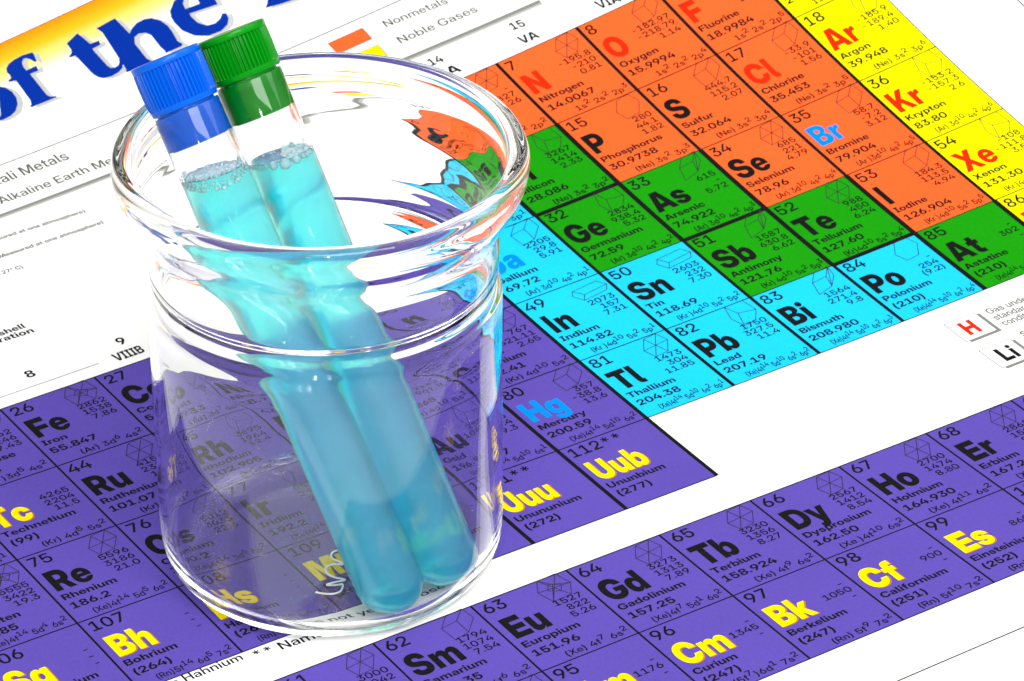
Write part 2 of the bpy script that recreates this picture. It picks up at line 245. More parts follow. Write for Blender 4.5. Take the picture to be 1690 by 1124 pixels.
"y":[540,[[64,-204,64,-104,125,-104,135,-103,145,-101,153,-98,160,-93,167,-87,173,-80,178,-70,184,-60,189,-47,208,3,9,516,139,516,234,247,244,218,253,190,262,161,271,133,280,104,288,76,254,76,262,104,271,133,280,162,289,190,298,219,308,247,402,516,531,516,301,-85,290,-110,277,-132,263,-152,248,-168,230,-181,212,-191,191,-198,169,-203,145,-204,131,-204,118,-204,104,-204,91,-204,77,-204]]],
"z":[508,[[47,0,47,86,311,413,311,415,47,415,47,516,458,516,458,425,198,102,198,101,461,101,461,0]]],
"A":[693,[[6,0,266,728,428,728,687,0,545,0,418,382,405,424,391,467,377,511,363,559,347,613,329,672,365,672,348,613,332,559,317,511,303,467,289,424,276,382,145,0],[161,174,161,280,533,280,533,174]]],
"B":[642,[[60,0,60,728,342,728,391,725,434,717,473,704,506,686,533,664,555,638,571,608,580,575,583,538,582,512,577,487,568,465,556,445,542,427,524,412,504,399,482,388,457,379,457,378,485,373,511,364,535,352,557,336,576,316,591,294,602,267,609,238,611,205,608,166,598,130,582,98,560,69,531,45,496,26,455,11,408,3,354,0],[188,105,341,105,381,108,416,117,443,132,463,152,475,178,479,209,477,231,472,250,463,267,451,282,436,295,417,305,395,312,371,317,344,318,188,318],[188,419,336,419,360,421,381,425,400,432,416,441,430,453,440,467,448,483,453,501,455,521,451,550,441,575,423,595,399,610,370,620,336,623,188,623]]],
"C":[725,[[378,-12,314,-7,254,9,200,35,152,70,112,113,79,165,55,225,40,291,35,363,40,436,55,503,79,562,112,614,152,658,200,693,254,719,314,734,378,739,418,737,456,731,493,721,527,707,558,689,587,668,613,644,636,616,655,586,671,553,683,517,691,478,560,478,554,500,547,521,537,540,525,557,512,572,497,586,481,597,463,606,444,614,423,619,402,622,379,623,337,620,298,609,264,591,235,567,211,536,191,500,177,459,168,413,165,363,168,313,177,268,191,227,210,191,235,161,264,136,298,118,337,108,379,104,402,105,423,108,444,114,463,121,480,130,497,142,511,155,525,170,536,187,546,206,554,226,560,248,691,248,683,210,671,174,655,141,636,111,613,83,587,59,558,38,527,20,492,7,456,-4,418,-10]]],
"D":[697,[[306,0,123,0,123,110,299,110,349,114,392,124,430,140,461,163,487,192,507,227,521,268,529,313,532,365,529,415,521,461,507,501,487,536,462,565,431,587,394,604,352,614,303,617,119,617,119,728,312,728,380,723,443,708,498,684,547,650,587,608,620,558,643,500,657,436,662,365,657,293,643,228,619,170,587,120,546,78,497,44,441,20,377,5],[190,728,190,0,60,0,60,728]]],
"E":[598,[[60,0,60,728,566,728,566,616,190,616,190,424,538,424,538,314,190,314,190,112,566,112,566,0]]],
"F":[572,[[60,0,60,728,550,728,550,616,190,616,190,417,524,417,524,308,190,308,190,0]]],
"G":[734,[[377,-12,312,-6,253,9,199,36,151,71,111,115,79,167,54,227,40,292,35,363,40,436,55,503,79,562,113,614,153,658,201,693,254,719,312,734,375,739,415,737,453,731,490,721,524,707,556,690,585,669,612,645,635,619,654,589,670,557,682,523,689,487,558,487,553,506,545,525,536,543,524,559,511,573,496,586,480,597,462,606,443,614,423,619,401,622,378,623,337,620,299,609,265,591,236,567,211,537,191,501,177,459,168,414,165,363,168,313,177,268,191,227,211,191,236,161,266,136,300,118,338,108,379,104,414,107,446,114,476,126,502,143,524,163,543,188,556,215,564,246,567,279,600,277,398,277,398,379,694,379,694,291,690,234,676,182,653,134,622,92,585,56,540,27,490,6,436,-7]]],
"H":[715,[[60,0,60,728,190,728,190,427,525,427,525,728,654,728,654,0,525,0,525,316,190,316,190,0]]],
"I":[374,[[34,0,34,107,122,107,122,620,34,620,34,728,340,728,340,620,252,620,252,107,340,107,340,0]]],
"K":[668,[[152,171,152,333,169,353,186,372,203,392,219,411,236,431,253,450,270,469,287,489,303,508,497,728,656,728,347,381,338,381],[60,0,60,728,190,728,190,509,190,335,190,273,190,0],[510,0,276,344,355,444,661,0]]],
"L":[550,[[60,0,60,728,190,728,190,112,527,112,527,0]]],
"M":[882,[[60,0,60,728,246,728,388,345,393,330,398,313,405,295,411,274,418,253,425,232,431,211,438,190,444,170,449,151,454,135,458,121,426,121,430,135,435,151,441,170,447,190,453,211,459,232,466,253,473,274,479,295,485,313,491,330,496,345,635,728,821,728,821,0,694,0,694,371,694,388,695,407,695,427,695,448,696,470,697,493,697,516,698,540,698,564,699,587,699,610,700,632,716,632,708,607,700,583,692,557,684,533,677,508,669,485,662,462,655,441,649,421,643,402,637,386,632,371,494,0,388,0,249,371,244,386,238,402,232,421,225,441,218,462,211,485,203,508,195,533,187,557,179,583,171,607,162,632,182,632,183,610,183,587,184,564,184,540,185,516,185,493,186,470,187,448,187,427,187,407,188,388,188,371,188,0]]],
"N":[720,[[60,0,60,728,200,728,455,322,463,309,472,295,482,278,492,259,504,239,516,219,527,198,539,177,550,157,536,125,535,147,534,171,533,197,532,223,532,249,531,274,531,297,531,316,530,331,530,728,660,728,660,0,520,0,290,365,281,379,270,397,258,417,245,440,230,465,214,492,197,521,180,551,162,583,183,602,185,566,186,533,187,501,188,471,189,444,189,420,190,399,190,380,190,366,190,0]]],
"O":[748,[[374,-12,311,-7,253,9,200,35,152,70,112,114,79,166,55,225,40,291,35,363,40,436,55,502,79,562,112,614,152,658,200,693,253,719,311,734,374,739,437,734,495,719,548,693,595,658,636,614,669,562,693,502,708,436,713,363,708,291,693,225,669,166,636,114,595,70,548,35,495,9,437,-7],[374,104,412,107,448,118,481,134,510,158,535,187,555,223,571,264,580,311,583,363,580,416,571,463,555,505,535,540,510,570,481,593,448,610,412,620,374,623,336,620,300,610,267,593,238,570,213,540,193,505,177,463,168,416,165,363,168,311,177,264,193,223,213,187,238,158,267,134,300,118,336,107]]],
"P":[625,[[60,0,60,728,338,728,389,724,436,715,477,699,513,678,543,651,567,619,584,582,595,540,598,495,595,449,584,408,566,371,542,339,511,312,475,290,433,275,387,265,336,262,130,262,130,372,331,372,359,374,384,379,406,387,425,398,441,413,454,430,464,449,469,471,471,495,469,519,464,541,454,560,441,577,425,591,406,602,384,611,359,616,331,617,190,617,190,0]]],
"R":[644,[[60,0,60,728,344,728,395,724,441,715,483,699,519,678,549,651,573,619,590,582,601,540,604,495,601,450,589,409,571,372,546,341,514,314,477,293,435,277,388,268,336,265,137,265,137,371,338,371,365,373,390,378,412,386,431,398,448,412,460,429,470,449,475,471,477,495,475,519,470,541,460,560,447,577,431,592,412,603,390,611,365,616,337,618,190,618,190,0],[476,0,307,328,445,328,618,0]]],
"S":[640,[[324,-12,267,-8,215,2,169,18,130,41,97,69,70,104,51,143,39,188,36,237,162,237,165,209,171,184,182,162,197,143,216,127,238,114,264,105,293,99,325,97,354,99,380,103,404,110,425,120,442,132,457,147,467,163,474,182,476,202,474,218,470,233,462,247,451,259,437,270,419,280,397,289,371,298,341,306,262,323,196,342,142,367,102,397,73,433,56,474,50,522,54,564,65,602,83,636,109,666,140,692,177,712,219,727,266,736,318,739,369,736,416,727,458,711,495,690,525,663,550,631,569,594,581,553,586,507,463,507,456,543,442,573,420,597,391,615,357,626,317,630,291,629,268,624,246,617,226,607,210,596,197,581,187,565,181,548,179,529,181,513,185,499,192,487,203,475,217,465,235,455,256,446,282,438,311,431,385,414,421,405,454,394,483,383,509,370,532,355,551,339,568,322,581,303,591,282,598,260,603,236,604,210,600,167,589,128,570,92,544,62,512,36,473,15,428,0,379,-9]]],
"T":[627,[[23,616,23,728,604,728,604,616,378,616,378,0,249,0,249,616]]],
"V":[688,[[266,0,6,728,146,728,277,345,290,306,303,264,317,218,332,168,349,114,367,55,330,55,347,114,363,168,378,218,392,264,405,306,417,345,544,728,682,728,427,0]]],
"X":[680,[[8,0,302,419,302,323,28,728,176,728,265,593,276,577,286,561,296,545,307,529,317,513,327,497,337,482,347,466,356,450,326,450,336,466,346,482,356,497,366,513,377,529,387,545,398,561,408,577,418,593,510,728,654,728,383,330,383,422,672,0,523,0,411,165,402,179,393,193,384,207,374,221,365,234,356,248,347,262,338,276,329,290,351,290,342,276,333,262,324,248,315,234,305,221,296,207,287,193,277,179,268,165,154,0]]],
"Y":[674,[[275,0,275,281,6,728,155,728,286,503,298,482,310,461,322,440,334,419,345,398,357,377,322,377,334,398,345,419,356,440,368,461,380,482,392,503,520,728,668,728,402,281,402,0]]],
"(":[391,[[121,289,123,346,128,404,136,462,147,520,160,576,176,630,195,680,215,725,236,765,355,765,334,717,315,667,298,614,283,560,270,505,260,450,252,395,247,342,246,289,247,243,251,197,258,151,267,105,280,58,294,10,312,-39,332,-90,355,-144,236,-144,202,-78,173,-9,150,63,134,137,124,212]]],
")":[391,[[35,-144,58,-90,79,-39,96,10,111,58,123,105,133,151,139,197,143,243,145,289,143,342,139,395,131,450,121,505,108,560,93,614,75,667,56,717,35,765,154,765,176,725,196,680,214,630,230,576,244,520,255,462,263,404,268,346,270,289,266,213,257,137,240,63,218,-9,189,-78,154,-144]]],
"-":[645,[[485,342,485,238,159,238,159,342]]],
".":[269,[[136,-9,116,-6,98,1,82,13,70,29,63,47,60,67,63,87,70,105,82,121,98,133,116,140,136,143,156,140,174,133,189,121,202,105,209,87,211,67,209,47,202,29,189,13,174,1,156,-6]]],
"*":[645,[[280,318,288,463,166,384,124,457,254,522,124,588,166,662,288,583,280,728,365,728,357,583,479,662,521,588,391,522,521,457,479,384,357,463,365,318]]],
"\u00b0":[432,[[216,393,186,395,157,403,130,415,106,432,86,453,69,477,56,504,48,532,46,562,48,593,56,621,69,648,86,672,106,693,130,710,157,722,186,730,216,733,247,730,275,722,302,710,326,693,346,672,363,648,376,621,383,593,386,562,383,532,376,503,363,477,346,453,326,432,302,415,275,403,247,395],[216,481,231,483,244,486,257,492,268,500,278,510,286,522,292,534,296,548,297,562,296,577,292,591,286,603,278,615,268,625,257,633,244,639,231,642,216,643,202,642,188,639,175,633,164,625,154,615,146,603,140,591,136,577,135,562,136,548,140,534,146,522,154,510,164,500,175,492,188,486,202,483]]],
"=":[645,[[88,348,88,454,557,454,557,348],[88,122,88,229,557,229,557,122]]],
",":[269,[[48,-147,86,113,208,113,135,-147]]],
" ":[269,[]]},
"b":{"0":[645,[[322,-12,263,-7,210,9,164,34,124,69,91,112,65,164,46,223,35,290,31,363,35,437,46,504,65,564,91,616,124,659,164,694,210,719,263,734,322,739,382,734,435,719,481,694,521,659,554,616,580,564,598,504,610,437,613,363,610,290,598,223,580,163,554,112,521,68,481,34,435,9,382,-7],[322,118,351,121,376,131,398,148,417,170,432,198,444,232,452,271,457,315,459,363,457,412,452,456,444,495,432,529,417,557,398,580,376,596,351,606,322,610,294,606,268,596,246,580,228,557,213,529,201,495,192,456,187,412,186,363,187,315,192,271,201,232,213,198,228,170,246,148,268,131,294,121]]],
"1":[645,[[91,0,91,130,576,130,576,0],[426,728,426,0,268,0,268,579,267,579,98,473,98,614,278,728]]],
"2":[645,[[59,0,59,119,327,345,346,361,364,378,381,393,396,409,409,426,420,443,428,461,433,481,435,503,433,523,429,542,421,559,411,574,398,586,383,596,365,604,346,608,324,610,301,608,280,602,261,593,245,581,231,566,220,547,212,526,207,501,206,474,55,474,59,526,70,572,88,614,113,651,144,682,181,707,224,725,272,736,325,739,374,736,419,727,460,711,497,690,528,664,553,632,572,596,583,556,587,511,585,478,579,447,568,418,553,390,534,363,512,337,486,310,458,283,426,255,281,131,281,130,590,130,590,0]]],
"3":[645,[[320,-12,262,-8,210,4,165,23,127,49,95,80,70,116,53,156,42,198,38,243,194,243,196,218,201,196,209,176,221,158,236,143,253,131,273,122,294,116,318,114,341,116,362,121,381,129,398,141,412,155,423,171,432,190,437,210,438,232,437,254,431,274,422,291,410,306,394,319,376,329,355,336,331,340,305,342,204,342,204,437,370,596,370,597,78,597,78,728,561,728,561,602,332,390,332,425,388,426,437,421,480,408,516,390,545,366,568,337,584,303,594,267,597,227,593,182,582,141,562,103,536,70,504,42,466,19,422,2,373,-8]]],
"4":[645,[[19,153,19,278,333,728,495,728,184,279,184,278,625,278,625,153],[380,0,380,191,380,247,380,453,532,453,532,0]]],
"5":[645,[[321,-11,271,-8,224,2,182,18,144,41,112,68,85,101,65,139,52,180,46,226,199,226,202,206,208,186,217,169,229,153,244,140,261,129,280,121,300,116,322,114,345,116,366,121,385,130,402,143,416,158,427,176,436,196,441,218,442,242,441,267,436,289,427,309,416,327,402,343,386,355,367,364,347,370,325,372,296,370,270,363,248,353,229,338,214,321,204,300,56,300,78,728,554,728,554,597,222,597,210,439,211,439,230,455,251,469,274,479,299,487,326,492,354,493,386,491,417,485,447,475,475,461,501,443,525,422,546,399,563,373,578,344,588,313,595,281,597,246,593,198,582,154,563,113,537,77,505,47,466,22,423,4,375,-7]]],
"6":[645,[[326,-10,274,-7,226,4,182,22,143,46,111,75,84,110,64,150,52,193,48,241,51,280,60,319,73,357,92,396,116,438,145,482,314,728,489,728,261,400,226,400,234,411,242,422,252,433,264,444,278,454,294,462,312,469,334,473,359,474,404,471,446,461,484,445,516,423,544,396,566,363,583,326,593,285,596,240,592,192,581,149,562,110,536,75,504,45,467,21,424,4,377,-7],[322,115,344,117,365,123,384,132,401,144,415,159,427,176,436,196,441,217,443,240,441,262,436,283,427,303,415,320,401,335,384,347,365,355,344,361,322,363,300,361,279,355,260,347,244,335,229,320,218,303,209,283,204,262,202,240,204,217,209,196,218,176,229,159,244,144,260,132,279,123,300,117]]],
"7":[645,[[115,0,414,591,414,592,65,592,65,728,580,728,580,595,280,0]]],
"8":[645,[[322,-12,268,-9,219,0,174,14,135,34,102,58,75,87,55,120,43,156,39,196,42,228,49,257,62,284,79,308,100,329,125,347,153,361,185,372,220,378,220,378,175,388,137,406,105,431,82,463,68,499,63,541,67,579,78,613,96,644,121,672,151,695,187,714,228,728,273,736,322,739,372,737,417,728,458,715,494,696,524,673,549,645,567,614,577,579,581,541,576,499,562,463,539,432,508,407,470,389,425,378,425,378,460,372,491,361,520,347,545,329,566,308,583,284,595,257,603,228,605,196,601,156,589,120,570,87,543,58,510,34,470,14,426,0,376,-9],[322,104,344,106,365,110,384,117,400,127,414,139,425,154,434,170,439,188,440,208,439,227,433,246,425,262,414,277,400,290,383,300,365,307,344,312,322,313,300,312,280,307,261,300,245,290,231,277,219,262,211,246,206,227,204,208,206,188,211,170,219,154,230,139,244,127,261,117,279,110,300,106],[322,433,342,434,360,438,376,444,390,453,402,464,412,477,419,492,423,509,424,526,423,545,419,561,412,576,402,589,390,600,376,608,360,615,342,619,322,620,302,619,284,615,268,608,254,600,242,589,232,576,225,561,221,545,220,526,221,509,225,492,232,477,242,464,254,453,268,444,284,438,302,434]]],
"9":[645,[[318,738,370,734,419,724,462,706,501,682,534,652,561,617,580,578,592,534,596,487,593,448,585,409,571,370,552,331,528,289,499,245,331,0,156,0,384,327,418,327,411,317,403,306,393,294,381,283,367,274,351,265,332,259,311,255,286,253,241,257,199,266,161,283,128,305,101,332,78,365,62,402,52,443,48,488,52,535,64,578,83,618,109,653,141,682,178,706,221,724,267,734],[323,612,301,610,280,605,261,596,244,584,230,569,218,552,209,532,204,511,202,488,204,465,209,444,218,425,230,408,244,393,261,381,280,372,301,367,323,365,345,367,365,372,384,381,401,393,415,408,427,425,436,444,441,465,443,488,441,511,436,532,427,552,415,569,401,584,384,596,365,605,345,610]]],
"a":[561,[[207,-9,173,-7,143,-1,115,8,90,21,69,38,52,59,40,84,32,112,29,145,31,172,36,197,45,218,57,236,72,252,89,265,108,276,130,285,153,293,178,298,203,303,230,306,259,308,284,311,305,314,321,318,335,322,344,327,351,334,355,342,357,352,357,355,356,366,352,376,347,385,340,393,331,399,321,405,308,409,294,411,279,412,263,411,249,409,236,405,224,399,215,392,207,383,200,373,196,362,194,350,47,350,52,385,63,417,79,445,101,469,128,489,160,505,196,517,238,524,284,527,319,525,352,521,381,515,408,505,432,494,453,479,471,463,486,444,497,423,505,400,510,375,512,348,512,0,359,0,359,73,357,73,346,56,335,41,322,28,307,17,291,8,273,0,253,-5,231,-8],[252,97,272,98,291,102,307,108,322,117,334,128,345,140,352,154,356,170,358,187,358,236,353,234,348,232,342,230,335,228,328,226,319,224,311,222,302,221,292,219,282,217,272,215,261,214,246,211,232,207,219,202,207,197,198,190,190,182,184,173,180,162,179,151,180,140,183,130,188,122,195,114,204,108,214,103,225,100,238,97]]],
"b":[605,[[355,-11,333,-10,312,-7,292,-1,274,7,256,17,241,29,227,44,215,60,204,79,204,79,204,0,49,0,49,728,206,728,206,445,206,445,218,463,231,478,245,491,260,502,277,511,295,518,314,523,335,526,356,527,398,523,437,512,472,493,503,467,529,436,550,398,565,356,575,309,578,258,575,207,566,159,550,117,529,79,503,48,473,23,437,4,398,-7],[312,116,333,117,352,123,369,133,384,146,396,162,406,182,413,204,418,230,419,258,418,287,413,313,406,335,396,355,384,371,369,384,352,393,333,399,312,401,291,399,271,393,253,383,237,370,224,353,213,334,205,311,201,286,199,258,201,231,205,206,213,183,224,163,237,147,253,133,271,123,291,117]]],
"c":[563,[[290,-12,240,-8,194,3,152,22,115,48,85,79,60,117,41,159,30,206,27,257,30,309,41,356,60,398,85,436,115,468,152,493,194,512,240,524,290,527,324,526,356,521,386,512,414,500,440,486,463,469,484,449,501,427,515,402,526,376,534,347,538,317,386,317,384,330,381,341,376,352,371,362,364,371,357,379,348,385,339,391,329,396,318,399,305,401,292,402,271,400,252,394,235,384,220,371,208,354,198,334,191,311,187,286,186,257,187,229,191,204,198,181,208,161,220,145,235,131,252,122,271,116,292,114,305,114,317,116,329,120,339,124,348,130,356,137,364,145,370,154,375,164,380,175,383,187,386,200,538,200,535,170,528,141,517,115,503,90,486,68,465,48,442,30,416,16,388,4,357,-5,324,-10]]],
"d":[605,[[250,-11,207,-7,168,4,132,23,101,48,75,79,54,117,39,159,30,207,27,258,30,309,39,356,55,398,76,436,102,467,133,493,168,512,207,523,248,527,270,526,291,523,310,518,328,511,344,502,360,491,374,478,387,463,398,445,399,445,399,728,556,728,556,0,401,0,401,79,400,79,390,60,378,44,364,29,348,17,331,7,313,-1,293,-7,272,-10],[292,116,314,117,334,123,352,133,368,147,381,163,392,183,400,206,404,231,406,258,404,286,400,311,392,334,381,353,368,370,352,383,334,393,314,399,292,401,272,399,253,393,236,384,221,371,209,355,199,335,191,313,187,287,186,258,187,230,191,204,199,182,209,162,221,146,236,133,253,123,272,117]]],
"e":[567,[[289,-12,239,-8,193,4,151,23,115,49,84,81,59,118,41,161,30,207,27,257,30,308,41,355,60,397,85,435,115,467,151,493,191,512,236,524,284,527,322,525,357,519,389,508,419,493,446,475,471,453,492,428,509,400,524,369,534,335,540,299,542,261,542,219,80,219,80,315,468,315,396,294,395,317,391,338,383,356,373,372,361,385,346,396,329,404,309,408,288,410,267,408,247,404,230,396,215,385,203,372,193,356,186,338,181,317,180,294,180,225,181,202,186,180,193,161,204,144,217,130,232,118,251,110,271,105,294,103,311,104,327,107,341,111,354,117,365,124,376,132,384,141,391,152,396,164,538,164,529,131,514,100,494,73,468,48,439,28,406,11,369,-2,330,-9]]],
"f":[385,[[366,516,366,393,9,393,9,516],[103,0,103,577,105,609,111,637,122,661,137,681,156,698,180,711,208,720,240,726,277,728,295,728,313,728,330,728,345,728,357,728,366,728,366,605,360,605,353,605,343,605,333,605,323,605,315,605,297,604,283,600,272,593,265,582,261,568,260,550,260,0]]],
"g":[605,[[298,-211,250,-209,207,-201,170,-189,137,-173,111,-153,89,-130,72,-103,60,-74,52,-42,203,-42,207,-53,213,-63,221,-72,230,-80,241,-86,253,-91,267,-95,282,-97,298,-98,328,-95,354,-86,374,-70,389,-49,397,-22,400,10,400,89,400,89,389,71,377,54,363,40,348,28,331,18,312,11,293,6,272,3,250,2,207,6,168,17,132,35,101,60,75,91,54,128,39,169,30,214,27,262,30,312,39,358,55,399,76,436,102,467,133,493,168,512,207,523,248,527,270,526,291,522,310,517,328,510,345,501,361,489,376,476,388,460,400,442,400,442,400,516,556,516,556,24,553,-27,542,-72,524,-110,500,-142,470,-167,434,-187,393,-200,348,-208],[292,126,314,128,334,133,352,143,368,156,381,172,392,192,400,214,404,238,406,265,404,292,400,316,392,338,381,357,368,374,352,386,334,396,314,402,292,403,272,402,253,396,236,387,221,375,209,359,199,340,191,318,187,293,186,265,187,237,191,212,199,190,209,171,221,155,236,142,253,133,272,128]]],
"h":[594,[[206,283,206,0,49,0,49,728,206,728,206,379,179,379,197,422,221,458,249,487,282,509,321,522,366,527,402,524,434,516,462,503,487,484,507,461,524,433,536,401,543,364,545,324,545,0,388,0,388,293,386,322,378,347,365,366,347,381,326,389,299,392,281,391,265,387,250,380,237,371,226,359,217,345,211,327,207,307]]],
"i":[254,[[49,0,49,516,206,516,206,0],[127,572,103,575,82,583,64,596,50,612,42,632,39,654,42,676,50,695,64,712,82,724,103,732,127,735,151,732,172,724,190,712,204,695,212,676,215,654,212,632,204,612,190,595,172,583,151,575]]],
"k":[560,[[190,140,190,326,207,326,375,516,557,516,328,253,289,253],[49,0,49,728,206,728,206,0],[385,0,232,218,335,328,567,0]]],
"l":[282,[[223,0,167,4,123,15,90,34,67,61,53,98,49,145,49,728,206,728,206,160,207,146,210,136,215,128,223,123,234,120,248,119,251,119,254,119,258,119,262,119,265,119,269,119,269,0,261,0,253,0,246,0,238,0,231,0]]],
"m":[894,[[49,0,49,516,200,516,200,397,192,397,202,425,214,449,230,470,247,488,266,502,287,513,310,520,333,525,357,527,394,523,429,512,459,493,485,467,502,435,512,397,497,397,505,423,517,447,532,467,550,485,570,500,593,511,618,520,644,525,671,527,704,524,733,517,761,505,785,488,806,467,823,442,835,413,843,379,845,342,845,0,688,0,688,310,685,337,678,359,665,376,648,388,628,396,606,398,590,397,575,393,562,387,550,378,540,368,533,355,527,340,523,324,522,307,522,0,371,0,371,313,369,337,362,358,349,375,333,388,313,396,291,398,275,397,261,393,248,387,236,378,225,367,217,354,211,339,207,322,206,302,206,0]]],
"n":[594,[[206,283,206,0,49,0,49,516,203,516,203,379,179,379,197,422,221,458,249,487,282,509,321,522,366,527,402,524,434,516,462,503,487,484,507,461,524,433,536,401,543,364,545,324,545,0,388,0,388,293,386,322,378,347,365,366,347,381,326,389,299,392,281,391,265,387,250,380,237,371,226,359,217,345,211,327,207,307]]],
"o":[588,[[294,-12,243,-8,196,3,154,22,117,47,86,78,60,116,42,158,31,206,27,257,31,309,42,357,60,399,86,437,117,468,154,494,196,512,243,524,294,527,345,524,391,512,434,494,471,468,502,437,527,399,546,357,557,309,561,257,557,206,546,158,527,116,502,78,471,47,434,22,391,3,345,-8],[294,114,314,116,333,122,350,131,365,144,378,160,388,180,396,203,400,229,402,257,400,287,396,312,388,335,378,355,365,371,350,384,333,394,314,399,294,401,273,399,255,394,238,384,222,371,210,355,199,335,192,312,187,287,186,257,187,229,192,203,199,180,210,160,222,144,237,131,255,122,273,116]]],
"p":[605,[[49,-204,49,516,204,516,204,447,206,447,217,464,230,479,244,491,259,502,276,511,295,518,314,523,335,526,356,527,398,523,437,512,472,493,503,467,529,436,550,398,565,356,575,309,578,258,575,207,566,159,550,117,529,79,503,48,473,23,437,4,398,-7,355,-11,333,-10,312,-7,293,-1,275,7,258,17,243,28,230,43,218,59,207,77,206,77,206,-204],[312,116,333,117,352,123,369,133,384,146,396,162,406,182,413,204,418,230,419,258,418,287,413,313,406,335,396,355,384,371,369,384,352,393,333,399,312,401,291,399,271,393,253,383,237,370,224,353,213,334,205,311,201,286,199,258,201,231,205,206,213,183,224,163,237,147,253,133,271,123,291,117]]],
"r":[384,[[49,0,49,516,201,516,201,426,202,426,213,455,228,479,246,496,269,509,296,516,328,518,336,518,344,518,352,518,359,518,366,518,372,517,372,386,365,386,356,387,345,387,332,388,320,388,308,388,289,386,271,382,255,374,241,364,229,351,219,335,212,316,207,295,206,271,206,0]]],
"s":[530,[[270,-13,226,-10,185,-3,147,8,114,25,85,45,61,69,43,97,30,129,24,164,179,164,184,145,193,128,206,115,223,105,243,99,268,97,291,99,310,103,326,111,338,121,345,133,347,146,345,158,340,167,330,176,318,183,302,189,282,193,190,210,144,222,106,240,75,263,53,291,40,323,36,361,39,393,48,422,63,448,84,471,110,490,141,506,177,517,217,524,261,526,306,524,346,517,383,505,414,488,441,468,463,444,479,416,489,385,493,350,348,350,345,368,338,384,325,398,308,409,289,415,266,417,245,415,227,411,212,403,201,393,195,381,192,368,194,357,199,347,208,339,220,331,234,326,251,321,352,302,400,290,439,274,469,253,490,228,502,197,506,162,503,128,493,98,476,70,454,46,426,26,393,9,356,-3,315,-10]]],
"t":[382,[[360,516,360,393,9,393,9,516],[98,656,255,656,255,167,256,152,259,140,265,132,274,127,287,123,304,122,312,122,323,122,334,122,345,122,354,122,360,122,360,0,350,0,338,0,322,0,305,0,288,0,271,0,216,4,172,15,139,34,116,61,102,97,98,141]]],
"u":[594,[[228,-11,193,-8,161,0,132,13,107,31,87,54,70,82,58,115,51,151,49,192,49,516,206,516,206,223,208,193,216,169,229,149,247,135,269,127,295,124,312,125,329,129,344,135,357,144,368,156,376,171,383,189,387,209,388,233,388,516,545,516,545,0,390,0,390,136,415,136,397,94,373,58,346,29,312,7,273,-7]]],
"v":[563,[[193,0,4,516,168,516,248,270,257,239,267,207,276,175,285,144,294,112,303,81,265,81,274,112,283,144,291,175,300,207,309,239,319,270,397,516,560,516,370,0]]],
"w":[833,[[163,0,4,516,169,516,212,346,221,308,230,269,239,229,247,189,256,150,264,110,243,110,253,150,262,189,272,229,281,269,291,308,301,346,347,516,487,516,532,346,542,308,552,269,561,229,571,189,580,150,589,110,569,110,577,150,585,189,594,229,602,269,611,308,619,346,662,516,829,516,671,0,508,0,450,198,445,218,439,237,434,257,429,278,424,298,418,319,413,339,408,359,403,380,431,380,425,359,420,339,415,319,410,298,404,278,399,257,394,237,389,218,383,198,324,0]]],
"x":[544,[[4,0,210,297,207,233,17,516,187,516,227,450,240,428,252,406,264,386,275,365,286,345,298,324,251,324,262,345,274,365,286,386,297,406,310,428,323,450,364,516,532,516,336,233,339,297,540,0,369,0,324,71,311,92,299,113,288,133,276,153,265,173,253,193,293,193,281,173,269,153,258,133,246,113,234,92,220,71,174,0]]],
"y":[563,[[63,-204,63,-81,132,-81,143,-81,152,-79,160,-76,167,-72,172,-66,177,-59,182,-51,187,-41,191,-29,202,1,4,516,168,516,249,270,259,239,269,207,278,176,287,144,296,112,305,81,260,81,269,112,277,144,286,176,295,208,305,239,315,270,397,516,560,516,335,-76,323,-104,310,-128,295,-149,279,-166,261,-180,241,-191,219,-198,195,-203,168,-204,151,-204,133,-204,116,-204,98,-204,80,-204]]],
"z":[533,[[47,0,47,104,297,391,297,392,47,392,47,516,482,516,482,405,237,124,237,123,485,123,485,0]]],
"A":[726,[[3,0,256,728,470,728,723,0,540,0,435,335,420,386,404,437,389,489,374,543,358,600,341,662,386,662,369,600,353,543,337,489,321,437,306,386,290,335,181,0],[171,148,171,278,556,278,556,148]]],
"B":[646,[[50,0,50,728,348,728,398,725,443,717,483,704,517,686,545,665,567,639,582,610,592,577,595,542,593,515,588,490,579,467,566,447,551,428,533,413,511,400,488,389,462,381,462,380,491,376,518,367,543,355,566,338,585,318,600,295,612,268,619,238,621,205,618,167,608,131,592,99,569,70,541,46,506,26,465,12,419,3,367,0],[210,127,342,127,375,130,402,138,424,151,441,168,450,190,454,216,452,234,448,250,441,265,430,278,418,288,403,297,385,303,366,307,344,308,210,308],[210,429,334,429,353,430,371,433,386,439,400,447,411,457,420,469,426,483,430,498,432,515,429,539,420,560,405,577,386,590,362,598,334,600,210,600]]],
"C":[727,[[376,-12,311,-7,252,8,197,33,148,68,107,111,73,162,48,222,33,289,28,363,33,438,48,505,73,565,107,617,148,660,197,694,252,719,311,734,376,739,418,737,459,731,497,720,532,705,565,687,595,665,622,639,645,611,665,579,681,544,693,506,700,466,535,466,530,486,524,504,515,521,505,536,494,550,481,561,467,572,452,580,435,587,417,592,398,594,378,595,341,592,308,583,278,567,253,546,232,519,215,487,203,450,195,409,193,363,195,318,203,277,215,240,231,208,253,182,278,160,308,145,341,135,378,132,398,133,417,136,435,141,451,147,467,156,481,166,494,178,505,191,515,206,523,223,530,241,535,260,700,260,693,220,681,183,665,148,645,116,622,88,595,62,565,40,532,22,497,7,458,-3,418,-10]]],
